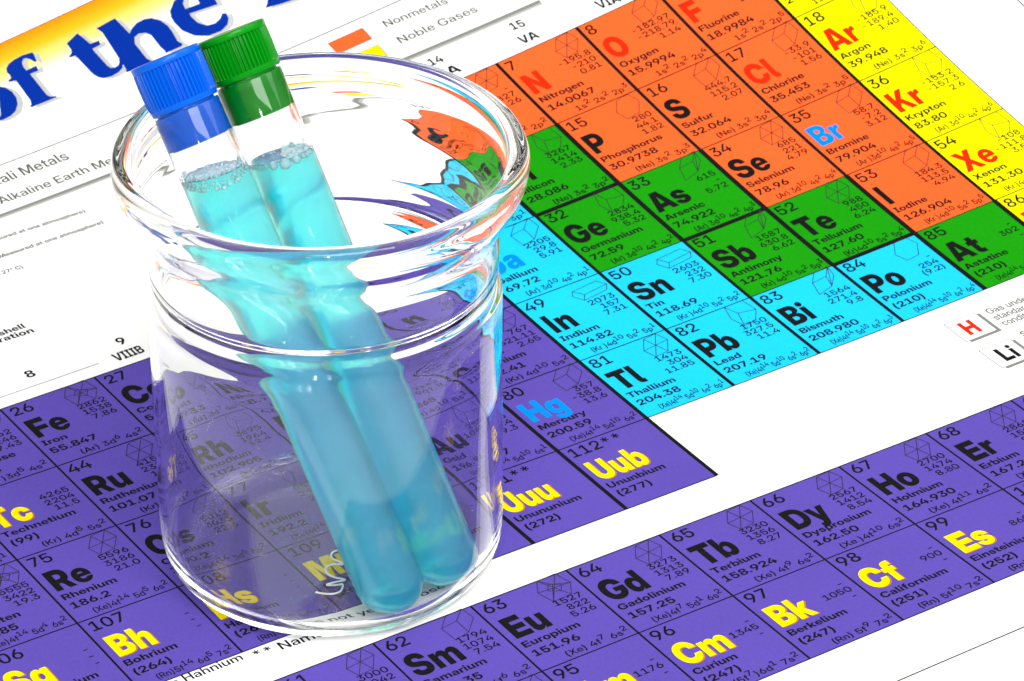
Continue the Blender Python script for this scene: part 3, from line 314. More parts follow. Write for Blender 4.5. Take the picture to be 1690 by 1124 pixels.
"D":[704,[[314,0,123,0,123,137,306,137,350,140,388,149,421,163,449,183,471,209,488,240,501,276,508,317,511,364,508,411,501,452,488,488,471,519,448,545,421,564,387,579,349,587,305,590,120,590,120,728,316,728,386,723,450,708,507,683,557,649,598,607,632,557,656,499,671,435,676,364,671,293,656,229,632,171,599,121,557,78,507,45,450,20,385,5],[214,728,214,0,50,0,50,728]]],
"E":[614,[[50,0,50,728,583,728,583,588,214,588,214,435,555,435,555,298,214,298,214,140,583,140,583,0]]],
"F":[588,[[50,0,50,728,567,728,567,588,214,588,214,422,544,422,544,286,214,286,214,0]]],
"G":[737,[[377,-12,310,-7,249,9,194,35,145,70,105,114,72,166,47,225,33,291,28,363,33,438,48,505,73,565,107,617,149,660,197,694,252,719,311,734,374,739,416,737,456,731,494,721,530,707,563,689,593,668,620,644,644,617,664,587,680,554,691,519,698,482,531,482,527,499,521,514,513,529,504,542,493,554,481,565,467,574,452,581,436,587,419,592,400,594,380,595,343,592,309,583,279,567,254,546,232,519,215,488,203,451,196,409,193,363,196,318,203,276,215,240,233,208,254,181,280,160,310,145,344,135,382,132,413,134,441,140,467,150,489,163,507,180,523,199,534,221,540,246,543,273,580,270,391,270,391,392,703,392,703,296,698,237,684,184,661,135,630,92,592,56,546,27,495,6,438,-7]]],
"H":[720,[[50,0,50,728,214,728,214,441,506,441,506,728,670,728,670,0,506,0,506,301,214,301,214,0]]],
"I":[403,[[29,0,29,132,120,132,120,596,29,596,29,728,374,728,374,596,284,596,284,132,374,132,374,0]]],
"K":[697,[[170,139,170,341,186,362,203,382,219,402,236,422,252,443,269,463,285,483,302,503,319,523,489,728,684,728,377,368,364,368],[50,0,50,728,214,728,214,538,214,348,214,269,214,0],[504,0,297,320,396,444,693,0]]],
"L":[562,[[50,0,50,728,214,728,214,140,540,140,540,0]]],
"M":[902,[[50,0,50,728,291,728,397,418,403,400,409,380,415,357,422,333,430,308,437,283,444,257,451,232,457,208,463,186,468,166,473,148,431,148,436,166,441,186,447,208,453,232,460,257,467,283,474,308,481,333,488,357,494,380,500,400,506,418,610,728,852,728,852,0,691,0,691,329,691,347,691,366,692,389,692,413,693,438,694,465,694,492,695,519,696,547,697,574,697,600,697,625,716,625,709,599,701,571,693,543,686,515,678,488,670,461,663,434,655,410,648,386,642,365,636,346,631,329,518,0,385,0,270,329,265,346,259,365,252,386,245,410,238,434,230,461,222,488,214,515,206,543,198,571,190,599,182,625,205,625,205,600,206,574,206,547,207,519,208,492,208,465,209,438,210,413,210,389,211,366,211,347,211,329,211,0]]],
"N":[729,[[50,0,50,728,221,728,440,378,448,365,458,349,468,331,480,311,491,290,504,267,516,245,528,223,539,202,520,159,519,183,518,210,517,239,516,269,516,298,515,326,515,352,514,374,514,392,514,728,678,728,678,0,507,0,307,318,297,334,286,353,273,375,259,399,244,425,228,454,211,483,195,514,177,546,207,561,209,527,211,493,212,461,213,430,214,402,214,376,214,354,214,334,214,319,214,0]]],
"O":[747,[[374,-12,310,-7,251,8,197,33,148,68,107,111,73,163,48,222,33,289,28,363,33,438,48,505,73,565,107,617,148,660,197,694,251,719,310,734,374,739,437,734,496,719,550,694,598,660,640,617,674,565,699,505,714,438,719,363,714,289,699,222,674,162,640,111,598,68,550,33,496,8,437,-7],[374,132,408,135,440,144,468,159,493,180,514,206,531,238,544,275,552,317,554,363,552,410,544,452,531,489,514,521,493,547,468,568,440,583,408,592,374,595,339,592,308,583,279,568,254,547,233,521,216,489,203,452,196,410,193,363,196,317,203,275,216,238,233,206,254,180,279,159,308,144,339,135]]],
"P":[636,[[50,0,50,728,343,728,396,724,444,714,487,698,524,675,556,647,581,614,599,575,610,532,614,485,610,438,599,395,580,356,555,322,524,294,486,272,443,255,395,245,342,242,142,242,142,379,332,379,356,380,377,385,397,392,413,402,427,414,438,429,447,446,452,464,453,485,452,506,447,525,438,541,427,556,413,568,397,578,377,585,356,589,332,591,214,591,214,0]]],
"R":[654,[[50,0,50,728,346,728,399,724,447,714,490,698,528,675,559,647,584,614,602,575,613,532,617,485,613,438,601,396,582,359,556,326,524,298,485,276,441,260,391,251,337,247,149,247,149,378,335,378,359,379,381,384,400,391,417,401,430,414,442,428,450,445,455,464,456,485,455,506,450,525,442,542,430,556,416,569,400,579,381,586,359,591,335,592,214,592,214,0],[460,0,296,329,467,329,635,0]]],
"S":[661,[[333,-12,273,-8,219,1,171,18,130,40,96,69,69,104,49,144,37,189,34,240,191,240,193,216,199,195,209,176,223,160,239,146,259,135,281,127,307,123,335,121,360,122,383,126,403,132,421,140,436,150,449,162,458,175,463,190,465,207,464,221,459,234,452,245,441,256,428,265,411,274,390,281,366,289,337,295,262,311,196,329,143,354,101,385,71,422,54,466,48,515,52,558,63,597,83,633,110,664,143,690,182,711,226,727,275,736,329,739,384,736,433,727,477,711,515,689,548,662,574,629,593,592,605,549,610,502,458,502,452,532,439,558,420,578,395,594,365,603,331,606,309,605,288,601,269,596,253,588,239,578,227,566,219,553,214,539,212,523,213,510,217,497,224,487,234,477,247,468,263,460,283,453,306,446,333,440,400,426,438,417,472,407,502,395,529,382,553,368,573,351,590,334,604,314,614,293,621,270,626,245,627,218,623,173,612,132,592,95,565,63,532,37,491,16,444,1,392,-9]]],
"T":[641,[[21,588,21,728,619,728,619,588,402,588,402,0,239,0,239,588]]],
"U":[704,[[352,-12,294,-8,240,3,192,22,150,47,115,78,87,115,66,158,53,204,49,255,49,728,209,728,209,268,211,242,217,218,227,196,241,177,257,161,277,147,300,137,325,131,352,129,380,131,405,137,428,147,447,160,464,177,477,196,487,218,493,242,495,268,495,728,655,728,655,255,651,204,639,157,618,115,589,78,554,47,512,22,464,3,411,-8]]],
"V":[717,[[256,0,3,728,182,728,292,392,307,343,322,292,338,238,353,183,370,126,387,66,340,66,356,126,372,183,387,238,402,292,417,343,432,392,537,728,714,728,468,0]]],
"X":[709,[[4,0,307,431,307,310,29,728,214,728,289,612,300,595,310,579,320,563,329,547,339,531,349,515,359,499,368,483,378,467,334,467,344,483,354,499,363,515,373,531,383,547,393,563,404,579,414,595,424,612,500,728,681,728,409,318,409,434,705,0,515,0,418,146,410,159,401,173,393,186,384,199,376,212,367,225,359,238,351,251,342,265,366,265,358,251,350,238,341,225,333,212,324,199,315,186,307,173,298,159,289,146,189,0]]],
"Y":[701,[[273,0,273,266,3,728,191,728,310,513,320,494,331,475,341,455,350,436,360,417,370,398,338,398,348,417,357,436,367,455,376,475,386,494,396,513,510,728,697,728,433,266,433,0]]],
"Z":[639,[[26,0,26,126,335,500,355,524,375,548,396,572,417,595,438,619,460,643,479,588,448,588,416,588,385,588,353,588,321,588,290,588,36,588,36,728,610,728,610,602,306,230,286,206,265,181,244,157,223,133,202,109,180,85,161,140,192,140,223,140,255,140,286,140,318,140,349,140,613,140,613,0]]],
"(":[391,[[95,289,96,347,101,405,109,464,120,522,133,578,149,631,167,681,186,725,208,765,358,765,339,718,321,668,304,616,289,563,277,508,267,453,259,397,255,343,253,289,255,242,259,196,265,150,274,104,286,58,301,10,317,-39,337,-90,358,-144,208,-144,174,-79,145,-11,123,61,107,135,98,211]]],
")":[391,[[32,-144,54,-90,73,-39,90,10,104,58,116,104,125,150,132,196,136,242,137,289,136,343,131,397,124,453,114,508,101,563,87,616,70,668,52,718,32,765,183,765,205,725,224,681,242,631,258,578,271,522,282,464,290,405,295,347,296,289,293,211,283,135,267,61,245,-11,217,-79,183,-144]]],
".":[269,[[135,-9,112,-6,91,2,73,17,59,35,50,56,47,79,50,102,59,123,73,141,91,155,112,164,135,167,158,164,179,155,197,141,211,123,220,102,223,79,220,56,211,35,197,17,179,2,158,-6]]],
"-":[645,[[489,346,489,222,156,222,156,346]]],
" ":[269,[]]},
"k":{"N":[738,[[39,0,39,728,246,728,423,442,432,428,442,411,453,391,465,370,478,347,490,323,503,299,516,276,527,254,503,197,501,225,500,255,499,287,498,321,497,353,497,385,496,414,496,440,496,461,496,728,699,728,699,0,492,0,327,266,316,283,304,303,290,327,275,353,260,381,244,410,227,441,211,472,194,504,234,516,237,482,239,448,240,415,241,383,242,354,242,327,242,303,242,282,242,266,242,0]]],
"O":[746,[[373,-12,309,-7,249,8,194,32,144,65,101,108,66,159,40,219,25,287,20,363,25,440,40,509,66,569,101,620,144,663,194,696,249,720,309,734,373,739,437,734,497,720,552,696,602,663,644,620,679,569,706,509,721,440,727,363,721,287,706,218,679,158,644,107,602,65,552,31,497,7,437,-7],[373,164,403,167,430,175,454,188,474,206,491,229,504,256,514,288,520,324,521,363,520,403,514,439,504,471,491,499,474,522,454,540,430,553,403,561,373,563,343,561,316,553,292,540,272,522,255,499,242,471,232,439,227,403,225,363,227,324,232,288,242,256,255,229,272,206,292,188,316,175,343,167]]],
"F":[605,[[39,0,39,728,585,728,585,556,242,556,242,427,566,427,566,262,242,262,242,0]]],
"S":[685,[[344,-12,280,-8,223,1,173,18,131,40,95,69,67,104,47,144,35,191,31,242,223,242,226,224,231,207,240,192,252,179,266,168,282,160,302,153,323,150,346,148,367,149,385,152,402,156,417,163,430,170,440,179,447,189,452,200,453,212,452,224,447,234,440,243,430,252,417,259,401,266,382,272,360,278,334,284,262,297,197,315,143,339,101,372,70,411,51,456,45,507,49,551,62,592,83,628,111,661,146,688,187,710,234,726,286,736,342,739,400,736,452,726,499,710,539,688,573,661,600,627,620,589,633,545,639,497,452,497,447,521,436,541,420,557,399,569,375,577,346,579,328,578,311,576,296,571,282,565,271,558,261,549,255,539,250,528,249,517,250,505,254,496,260,487,269,479,281,472,296,466,313,460,334,455,357,450,416,439,456,430,492,421,524,409,552,396,577,382,598,365,615,347,629,327,640,305,648,281,652,255,654,228,650,179,638,136,617,98,590,65,554,38,512,16,462,1,406,-9]]],
"P":[648,[[39,0,39,728,348,728,403,724,454,714,499,697,538,673,570,644,596,609,616,568,627,523,631,474,627,424,616,379,596,339,570,304,538,274,499,251,454,234,403,223,348,220,156,220,156,387,333,387,353,388,370,391,386,397,400,406,411,416,420,428,427,442,431,457,433,474,431,491,427,506,420,520,411,532,400,542,386,550,370,556,353,559,333,561,242,561,242,0]]],
"I":[330,[[70,0,70,727,260,727,260,0]]],
"C":[729,[[373,-12,309,-7,249,8,194,32,144,65,101,108,66,159,40,219,25,287,20,363,25,440,40,509,66,569,101,620,144,663,194,696,249,720,309,734,373,739,418,737,461,730,501,719,539,703,573,684,604,661,632,634,656,604,676,570,692,534,704,495,711,453,506,453,503,470,498,485,491,500,483,512,474,524,463,534,452,543,439,550,425,556,410,560,394,563,377,563,346,561,318,553,294,540,273,522,256,499,242,472,232,440,227,404,225,363,227,323,232,287,242,255,255,228,273,205,293,188,318,174,346,167,377,164,394,165,410,167,425,171,439,177,451,184,463,193,473,203,483,215,490,228,497,242,502,257,506,273,711,273,704,232,692,193,676,156,656,123,632,93,604,66,573,43,539,24,501,9,461,-3,418,-9]]],
"B":[650,[[39,0,39,728,354,728,407,725,453,717,494,704,529,687,557,665,580,640,596,611,605,580,608,546,606,519,601,493,591,470,578,449,561,430,542,414,520,401,495,390,468,383,468,382,498,379,526,371,552,358,575,341,595,321,611,296,623,269,630,239,633,206,630,168,620,132,603,100,580,71,552,47,517,27,477,12,432,3,382,0],[236,152,344,152,367,155,387,161,403,172,415,186,422,204,425,224,424,238,420,251,415,262,407,272,398,280,387,287,374,292,360,295,344,296,236,296],[236,439,332,439,346,440,359,443,371,448,381,454,389,462,396,471,401,482,404,494,405,507,403,526,396,543,385,557,370,567,352,573,332,575,236,575]]],
"r":[416,[[42,0,42,516,231,516,231,422,232,422,244,453,258,478,276,495,299,506,326,513,359,516,369,516,377,516,385,516,393,516,400,516,408,516,408,359,400,359,390,359,377,359,363,359,350,359,337,359,318,358,300,353,284,346,270,335,259,322,250,307,243,289,239,269,237,247,237,0]]],
"A":[764,[[0,0,244,728,518,728,764,0,536,0,454,282,437,343,420,404,403,464,386,524,370,586,354,650,409,650,393,586,376,524,359,464,342,404,325,343,307,282,222,0],[182,120,182,276,583,276,583,120]]],
"l":[310,[[238,0,176,4,126,17,89,37,63,67,47,108,42,159,42,728,237,728,237,178,238,168,241,159,247,152,254,147,263,145,273,144,277,144,281,144,284,144,288,144,292,144,295,144,295,0,285,0,276,0,267,0,257,0,248,0]]],
"K":[729,[[189,104,189,351,205,372,222,393,238,414,254,435,271,456,287,477,303,498,320,519,336,541,480,728,715,728,411,353,393,353],[39,0,39,728,242,728,242,571,242,362,242,266,242,0],[497,0,321,292,442,445,729,0]]],
"X":[741,[[0,0,313,445,313,294,29,728,258,728,316,633,326,617,336,600,346,584,356,567,365,551,375,535,384,518,393,502,402,486,343,486,352,502,362,518,372,535,381,551,391,567,401,584,411,600,421,617,431,633,490,728,713,728,438,306,438,447,741,0,505,0,426,125,418,137,411,150,403,162,395,174,388,187,380,199,372,211,365,223,357,236,383,236,376,223,368,211,361,199,353,187,345,174,337,162,329,150,321,137,313,125,229,0]]],
"e":[583,[[296,-12,245,-8,198,4,154,23,116,49,84,80,57,118,38,161,26,207,22,258,26,309,38,355,57,398,83,435,115,467,153,493,195,512,242,524,292,527,331,525,367,519,401,508,433,493,461,475,487,453,509,428,528,400,543,370,554,336,560,301,562,263,562,211,80,211,80,320,474,320,384,301,383,319,379,334,374,348,366,360,356,370,344,377,331,383,315,387,298,388,281,387,265,383,252,377,240,370,230,360,222,348,216,334,213,319,212,301,212,215,213,197,217,181,223,166,231,153,242,143,255,135,269,129,286,125,304,124,318,125,330,126,342,129,353,133,362,139,371,145,378,152,383,160,388,168,561,168,551,135,536,104,514,75,487,50,456,29,421,11,382,-1,340,-9]]],
"R":[666,[[39,0,39,728,348,728,403,724,454,714,499,697,538,673,570,644,596,609,616,568,627,523,631,474,627,425,615,382,595,343,568,309,534,280,493,258,447,241,395,231,337,228,164,228,164,385,333,385,353,386,370,390,386,396,400,404,411,415,420,427,427,441,431,457,433,474,431,491,427,506,420,520,411,532,400,543,386,551,370,558,353,561,333,562,242,562,242,0],[442,0,284,330,491,330,653,0]]],
"n":[618,[[237,273,237,0,42,0,42,516,235,516,235,374,209,374,228,416,251,453,279,484,313,508,354,523,402,527,439,525,471,516,499,503,522,484,542,461,557,433,567,400,574,365,576,325,576,0,381,0,381,281,379,305,373,325,362,341,348,353,330,360,309,362,295,361,282,358,270,353,260,345,252,335,246,323,241,309,238,292]]],
"i":[279,[[42,0,42,516,237,516,237,0],[139,550,110,553,85,562,64,576,48,596,38,618,35,644,38,670,48,692,64,711,85,726,110,734,139,737,168,734,193,726,214,711,230,692,240,670,243,644,240,618,230,595,214,576,193,562,168,553]]],
"G":[740,[[377,-12,308,-7,245,9,188,34,139,69,97,112,64,164,39,224,24,290,20,363,25,440,40,509,66,569,101,620,144,663,194,696,249,720,309,734,373,739,416,737,458,731,498,721,536,707,570,689,602,667,630,642,654,615,675,584,691,551,702,515,708,477,500,477,497,490,493,502,487,513,480,523,472,532,463,541,453,547,441,553,428,558,414,561,398,563,381,563,349,561,320,553,295,540,274,522,256,500,242,473,233,441,227,404,225,363,227,323,233,286,243,254,257,227,275,205,296,187,322,174,351,167,384,164,411,165,435,170,456,177,474,186,488,198,500,212,508,228,513,246,515,265,557,261,383,261,383,406,713,406,713,301,708,241,694,186,671,136,639,93,600,56,553,27,500,6,441,-7]]],
"a":[583,[[200,-9,167,-7,137,-2,109,7,84,20,64,37,47,58,34,82,27,110,24,143,26,170,31,195,40,216,51,235,65,251,82,265,101,277,122,287,145,295,170,301,196,305,223,308,251,310,275,312,296,316,312,319,326,324,335,330,342,336,346,344,348,353,348,354,347,362,344,368,340,374,335,379,328,383,320,387,311,390,301,391,289,392,277,391,266,389,256,386,248,382,240,377,234,370,230,363,227,354,225,345,46,345,52,382,63,415,80,444,102,469,130,490,163,506,202,518,247,525,297,527,335,526,370,522,402,515,431,506,456,494,479,480,498,463,513,444,525,423,534,399,539,373,541,345,541,0,351,0,351,72,349,72,337,53,324,37,310,24,294,13,278,4,260,-2,242,-6,222,-8],[264,112,278,113,291,116,304,120,317,127,328,134,337,144,344,155,348,168,350,183,350,224,345,222,340,220,334,219,329,217,323,216,317,214,310,213,304,211,296,210,289,208,280,207,271,205,259,202,247,199,237,195,228,190,221,184,215,178,211,171,208,163,207,154,208,146,210,138,214,132,220,126,227,121,234,117,243,114,253,113]]],
"T":[656,[[20,556,20,728,637,728,637,556,430,556,430,0,227,0,227,556]]],
"s":[559,[[285,-13,236,-11,191,-3,150,10,114,27,83,48,57,73,38,102,24,134,18,168,210,168,214,154,221,142,232,131,246,123,263,118,282,117,300,118,315,121,327,126,336,132,341,140,343,150,341,158,336,165,329,171,317,176,303,180,285,184,188,200,141,211,101,228,70,251,47,280,34,314,29,353,33,387,42,418,58,445,81,469,109,489,142,505,181,517,225,524,274,526,324,523,369,516,408,504,443,487,472,466,495,441,512,412,523,380,527,344,350,344,347,358,341,371,330,382,316,390,300,395,282,397,265,396,250,393,239,387,230,381,225,373,224,364,225,356,229,349,236,343,246,338,257,334,271,331,382,312,431,301,472,285,502,264,524,239,537,208,541,172,537,137,527,105,509,76,485,50,455,28,420,10,379,-3,334,-11]]],
"b":[625,[[380,-12,358,-11,337,-7,317,-1,299,7,283,17,268,29,255,44,245,61,236,80,235,80,235,0,42,0,42,728,237,728,237,448,238,448,249,465,262,480,275,493,289,503,305,512,322,519,340,524,360,526,382,527,423,524,462,512,496,493,527,467,553,436,574,398,590,356,599,309,603,259,599,206,590,159,575,116,554,78,528,47,498,22,462,3,423,-8],[322,142,339,143,354,148,367,156,379,167,388,181,396,197,401,215,404,236,405,259,404,281,401,302,396,320,388,336,379,350,367,361,354,369,339,373,322,375,305,373,289,369,275,361,262,350,251,336,242,320,236,302,232,281,230,259,232,236,236,215,242,197,251,181,262,167,275,156,289,148,305,143]]],
"g":[625,[[309,-211,255,-208,208,-201,168,-188,134,-170,107,-149,85,-124,68,-97,56,-67,48,-35,232,-35,235,-43,240,-50,246,-57,253,-63,262,-68,272,-72,283,-75,295,-77,309,-77,333,-75,354,-67,369,-54,380,-36,387,-13,389,16,389,95,389,95,380,76,369,60,356,45,341,34,325,24,307,17,288,12,267,9,245,8,202,12,163,23,128,41,97,66,71,96,50,132,35,173,26,217,22,265,26,314,35,359,51,400,72,437,98,468,129,493,164,512,202,524,243,527,265,526,285,523,304,518,321,511,337,501,352,490,365,477,377,463,388,446,389,446,389,516,583,516,583,37,579,-17,569,-64,551,-104,526,-137,495,-164,457,-185,414,-199,364,-208],[303,157,320,159,336,163,351,171,363,181,374,194,383,210,389,227,393,247,395,269,393,290,389,310,383,327,374,342,363,355,351,365,336,373,320,377,303,379,286,377,271,373,258,365,247,355,237,342,229,327,224,310,221,290,220,269,221,247,224,227,229,210,237,194,247,181,258,171,271,163,286,159]]],
"h":[618,[[237,273,237,0,42,0,42,728,237,728,237,374,209,374,228,416,251,453,279,484,313,508,354,523,402,527,439,525,471,516,499,503,522,484,542,461,557,433,567,400,574,365,576,325,576,0,381,0,381,281,379,305,373,325,362,341,348,353,330,360,309,362,295,361,282,358,270,353,260,345,252,335,246,323,241,309,238,292]]],
"c":[583,[[298,-12,245,-8,197,3,153,22,115,47,83,79,57,116,38,159,26,206,22,258,26,309,38,356,57,399,83,437,115,468,153,494,197,512,245,524,298,527,335,526,369,520,402,511,432,499,460,483,485,465,506,443,525,420,540,393,551,365,558,334,562,302,375,302,374,313,371,323,368,333,364,341,359,349,353,356,346,362,339,367,330,371,321,374,312,375,302,376,285,374,271,370,258,362,246,351,237,338,229,321,224,303,221,281,220,258,221,235,224,213,229,195,237,178,246,165,258,154,271,146,286,141,302,140,312,140,321,142,330,145,339,149,346,154,353,160,359,167,364,175,368,184,371,194,374,204,375,216,562,216,559,183,553,153,542,124,528,98,509,74,488,52,463,33,435,17,404,5,371,-4,336,-10]]],
"H":[727,[[39,0,39,728,242,728,242,456,484,456,484,728,688,728,688,0,484,0,484,284,242,284,242,0]]],
"U":[705,[[353,-12,292,-8,237,3,187,22,144,47,107,79,78,116,56,159,43,207,39,259,39,728,236,728,236,275,238,254,243,234,251,216,263,199,277,186,293,174,311,166,331,161,353,159,375,161,395,166,413,174,429,185,443,199,454,215,462,233,467,254,469,275,469,728,666,728,666,259,662,206,649,159,627,116,598,78,561,47,518,22,468,3,413,-8]]],
"u":[618,[[216,-12,180,-9,148,-1,120,13,96,32,77,55,62,83,51,115,44,151,42,190,42,516,237,516,237,234,239,211,246,191,256,175,270,163,288,156,309,153,324,154,337,158,348,163,358,171,366,181,373,193,377,207,380,223,381,242,381,516,576,516,576,0,383,0,383,142,409,142,390,100,367,63,340,31,306,7,265,-7]]],
"d":[625,[[245,-12,202,-8,163,3,128,22,97,47,71,78,50,116,35,159,26,206,22,259,26,309,35,356,51,398,72,436,98,467,129,493,164,512,202,524,243,527,265,526,285,524,303,519,320,512,336,503,350,493,364,480,376,465,387,448,388,448,388,728,583,728,583,0,390,0,390,80,389,80,380,61,370,44,357,29,342,17,326,7,308,-1,288,-7,267,-11],[303,142,320,143,336,148,351,156,363,167,374,181,383,197,389,215,393,236,395,259,393,281,389,302,383,320,374,336,363,350,351,361,336,369,320,373,303,375,286,373,271,369,258,361,247,350,237,336,229,320,224,302,221,281,220,259,221,236,224,215,229,197,237,181,247,167,258,156,271,148,286,143]]],
"D":[711,[[323,0,124,0,124,168,313,168,351,170,383,177,411,189,434,206,453,227,468,254,478,285,484,322,486,363,484,405,478,442,467,474,452,500,433,522,409,538,380,550,346,557,308,560,121,560,121,728,320,728,392,723,457,708,516,683,568,649,611,606,645,556,671,498,686,434,691,363,686,293,671,229,646,171,612,121,569,79,518,45,460,20,395,5],[242,728,242,0,39,0,39,728]]],
"y":[590,[[62,-204,62,-56,140,-56,151,-55,160,-54,168,-51,174,-48,179,-43,183,-36,186,-29,190,-19,193,-8,196,0,-2,516,201,516,266,297,276,262,286,227,296,192,305,156,314,121,323,86,267,86,276,121,284,156,293,192,303,227,313,262,323,297,391,516,592,516,374,-65,361,-97,347,-124,332,-146,315,-165,296,-179,274,-190,251,-198,224,-203,195,-204,173,-204,151,-204,128,-204,106,-204,84,-204]]],
"m":[922,[[42,0,42,516,229,516,229,391,222,391,232,420,244,446,259,468,277,487,296,502,318,513,341,521,364,526,389,527,426,524,460,512,491,494,517,467,534,433,544,391,530,391,538,419,549,445,564,467,583,485,604,500,627,512,652,521,678,526,705,527,738,525,768,517,796,505,820,488,841,467,858,441,870,412,877,380,880,345,880,0,685,0,685,296,683,318,677,336,667,351,653,363,637,370,618,372,606,371,594,368,584,363,576,356,568,347,562,336,557,324,555,311,554,296,554,0,368,0,368,296,366,318,360,336,350,352,337,363,321,370,302,372,290,371,278,368,268,363,259,356,251,347,245,336,241,324,238,311,237,296,237,0]]],
"M":[925,[[39,0,39,728,343,728,408,500,414,479,421,455,428,428,435,400,443,370,451,340,459,309,466,280,473,251,479,225,485,201,489,180,437,180,442,201,447,225,453,251,460,280,467,309,475,340,483,370,490,400,498,428,505,455,511,479,517,500,582,728,886,728,886,0,687,0,687,281,687,299,687,321,688,346,689,373,689,402,690,432,691,464,692,495,693,527,694,558,694,589,694,617,717,617,710,589,703,559,695,528,687,496,679,465,671,433,663,403,655,374,648,347,641,322,635,300,629,281,545,0,381,0,295,281,289,300,283,322,276,347,268,374,260,403,252,433,244,465,236,496,228,528,220,559,212,589,205,617,230,617,231,589,231,558,232,527,233,495,233,464,234,432,235,402,236,373,237,346,238,321,238,299,238,281,238,0]]],
"t":[418,[[398,516,398,367,10,367,10,516],[97,656,292,656,292,188,293,175,296,164,301,157,309,152,321,149,337,148,346,148,358,148,370,148,382,148,392,148,398,148,398,0,388,0,373,0,355,0,334,0,313,0,291,0,229,4,180,16,143,37,117,66,102,105,97,154]]],
"o":[607,[[304,-12,250,-8,201,3,157,21,118,46,85,77,58,115,38,158,26,205,22,258,26,310,38,358,58,401,85,438,118,469,157,494,201,513,250,524,304,527,357,524,406,513,451,494,490,469,523,438,550,401,569,358,581,310,585,258,581,205,569,158,550,115,523,77,490,46,451,21,406,3,357,-8],[304,141,319,142,333,146,346,154,358,164,368,177,376,193,383,212,386,233,388,258,386,282,383,304,376,323,368,339,358,352,346,362,333,369,319,374,304,375,289,374,275,369,261,362,250,352,239,339,231,323,225,304,221,282,220,258,221,233,225,212,231,193,239,177,250,164,261,154,275,146,289,142]]],
"E":[632,[[39,0,39,728,603,728,603,556,242,556,242,446,575,446,575,280,242,280,242,172,603,172,603,0]]],
"L":[575,[[39,0,39,728,242,728,242,172,556,172,556,0]]],
"f":[426,[[406,516,406,367,10,367,10,516],[104,0,104,562,107,598,114,629,125,656,141,678,162,696,188,710,220,720,257,726,299,728,321,728,342,728,363,728,381,728,396,728,406,728,406,579,400,579,392,579,382,579,372,579,362,579,353,579,335,578,322,574,312,567,305,558,301,544,300,527,300,0]]],
"k":[587,[[217,117,217,348,239,348,370,516,591,516,372,243,317,243],[42,0,42,728,237,728,237,0],[375,0,252,200,378,337,597,0]]],
" ":[269,[]]}}
def winding(p, cs):
    w_ = 0
    for c in cs:
        for i in range(len(c)):
            a, b = c[i-1], c[i]
            if (a[1] <= p[1]) != (b[1] <= p[1]):
                x = (b[0]-a[0])*(p[1]-a[1])/(b[1]-a[1])+a[0]
                if x > p[0]: w_ += 1 if b[1] > a[1] else -1
    return w_
GLYPH = {}
def glyph(face, ch):
    if (face, ch) not in GLYPH:
        adv, cs = FONT[face].get(ch) or FONT['r'].get(ch) or FONT['r'][' ']
        cs = [[(c[i], c[i+1]) for i in range(0, len(c), 2)] for c in cs]
        tris = []
        if cs:
            pts = [Vector(q) for c in cs for q in c]; eds = []; k0 = 0
            for c in cs:
                eds += [(k0+i, k0+(i+1) % len(c)) for i in range(len(c))]; k0 += len(c)
            vo, _, fo, *_r = delaunay_2d_cdt(pts, eds, [], 0, 0.01)
            for t in fo:
                q = [tuple(vo[i]) for i in t]
                if winding((sum(p[0] for p in q)/3, sum(p[1] for p in q)/3), cs): tris.append(q)
        GLYPH[(face, ch)] = (adv, tris)
    return GLYPH[(face, ch)]
def advance(s, face): return sum(glyph(face, c)[0] for c in s if c != '^')
def put(sheet, s, face, x, y, cap, sx=1.0, lift=L_TXT, slope=0.0):
    """set a line of text: baseline start x,y; cap height; width factor; ^ raises what follows up to a blank"""
    k = cap/727.0; cx = 0.0; sup = False
    for ch in s:
        if ch == '^': sup = True; continue
        if ch == ' ' or (sup and not ch.isdigit()): sup = False
        adv, tris = glyph(face, ch)
        kk = k*0.93 if sup else k; up = cap*0.60 if sup else 0
        for t in tris:
            q = [(x+(cx+p[0]*kk*sx), y+up+p[1]*kk+(cx+p[0]*kk*sx)*slope) for p in t]
            sheet.tri(*q, lift)
        cx += adv*kk*sx
    return cx
def width(s, face, cap, sx=1.0):
    k = cap/727.0; cx = 0; sup = False
    for ch in s:
        if ch == '^': sup = True; continue
        if ch == ' ' or (sup and not ch.isdigit()): sup = False
        cx += glyph(face, ch)[0]*(k*0.93 if sup else k)*sx
    return cx

# ------------------------------------------------------------------ the table under the poster
bm = bmesh.new(); bmesh.ops.create_cube(bm, size=1.0)
bmesh.ops.scale(bm, vec=(1.3, 1.1, 0.03), verts=bm.verts)
bmesh.ops.translate(bm, vec=(0.03, 0.06, -0.0180), verts=bm.verts)
me = bpy.data.meshes.new('table_top'); bm.to_mesh(me); bm.free()
tt = link('table_top', me, ink('table_laminate', (0.62, 0.61, 0.59), 0.5, 0.3, 0.03))
tag(tt, 'plain pale table top under the poster', 'table', kind='structure')

# ------------------------------------------------------------------ the poster
X0, X1, Y0, Y1 = 0.4, 20.5, -14.2, 3.2
me = bpy.data.meshes.new('poster')
st = 0.125; nx = int((X1-X0)/st); ny = int((Y1-Y0)/st)
vs = [P3(X0+(X1-X0)*i/nx, Y0+(Y1-Y0)*j/ny) for j in range(ny+1) for i in range(nx+1)]
fs = [(j*(nx+1)+i, j*(nx+1)+i+1, (j+1)*(nx+1)+i+1, (j+1)*(nx+1)+i) for j in range(ny) for i in range(nx)]
me.from_pydata(vs, [], fs); me.update(); smooth(me)
poster = link('periodic_table_poster', me, PAPER)
so = poster.modifiers.new('thickness', 'SOLIDIFY'); so.thickness = 0.00025; so.offset = -1
tag(poster, 'glossy white poster printed with a colourful periodic table, under the beaker', 'poster')

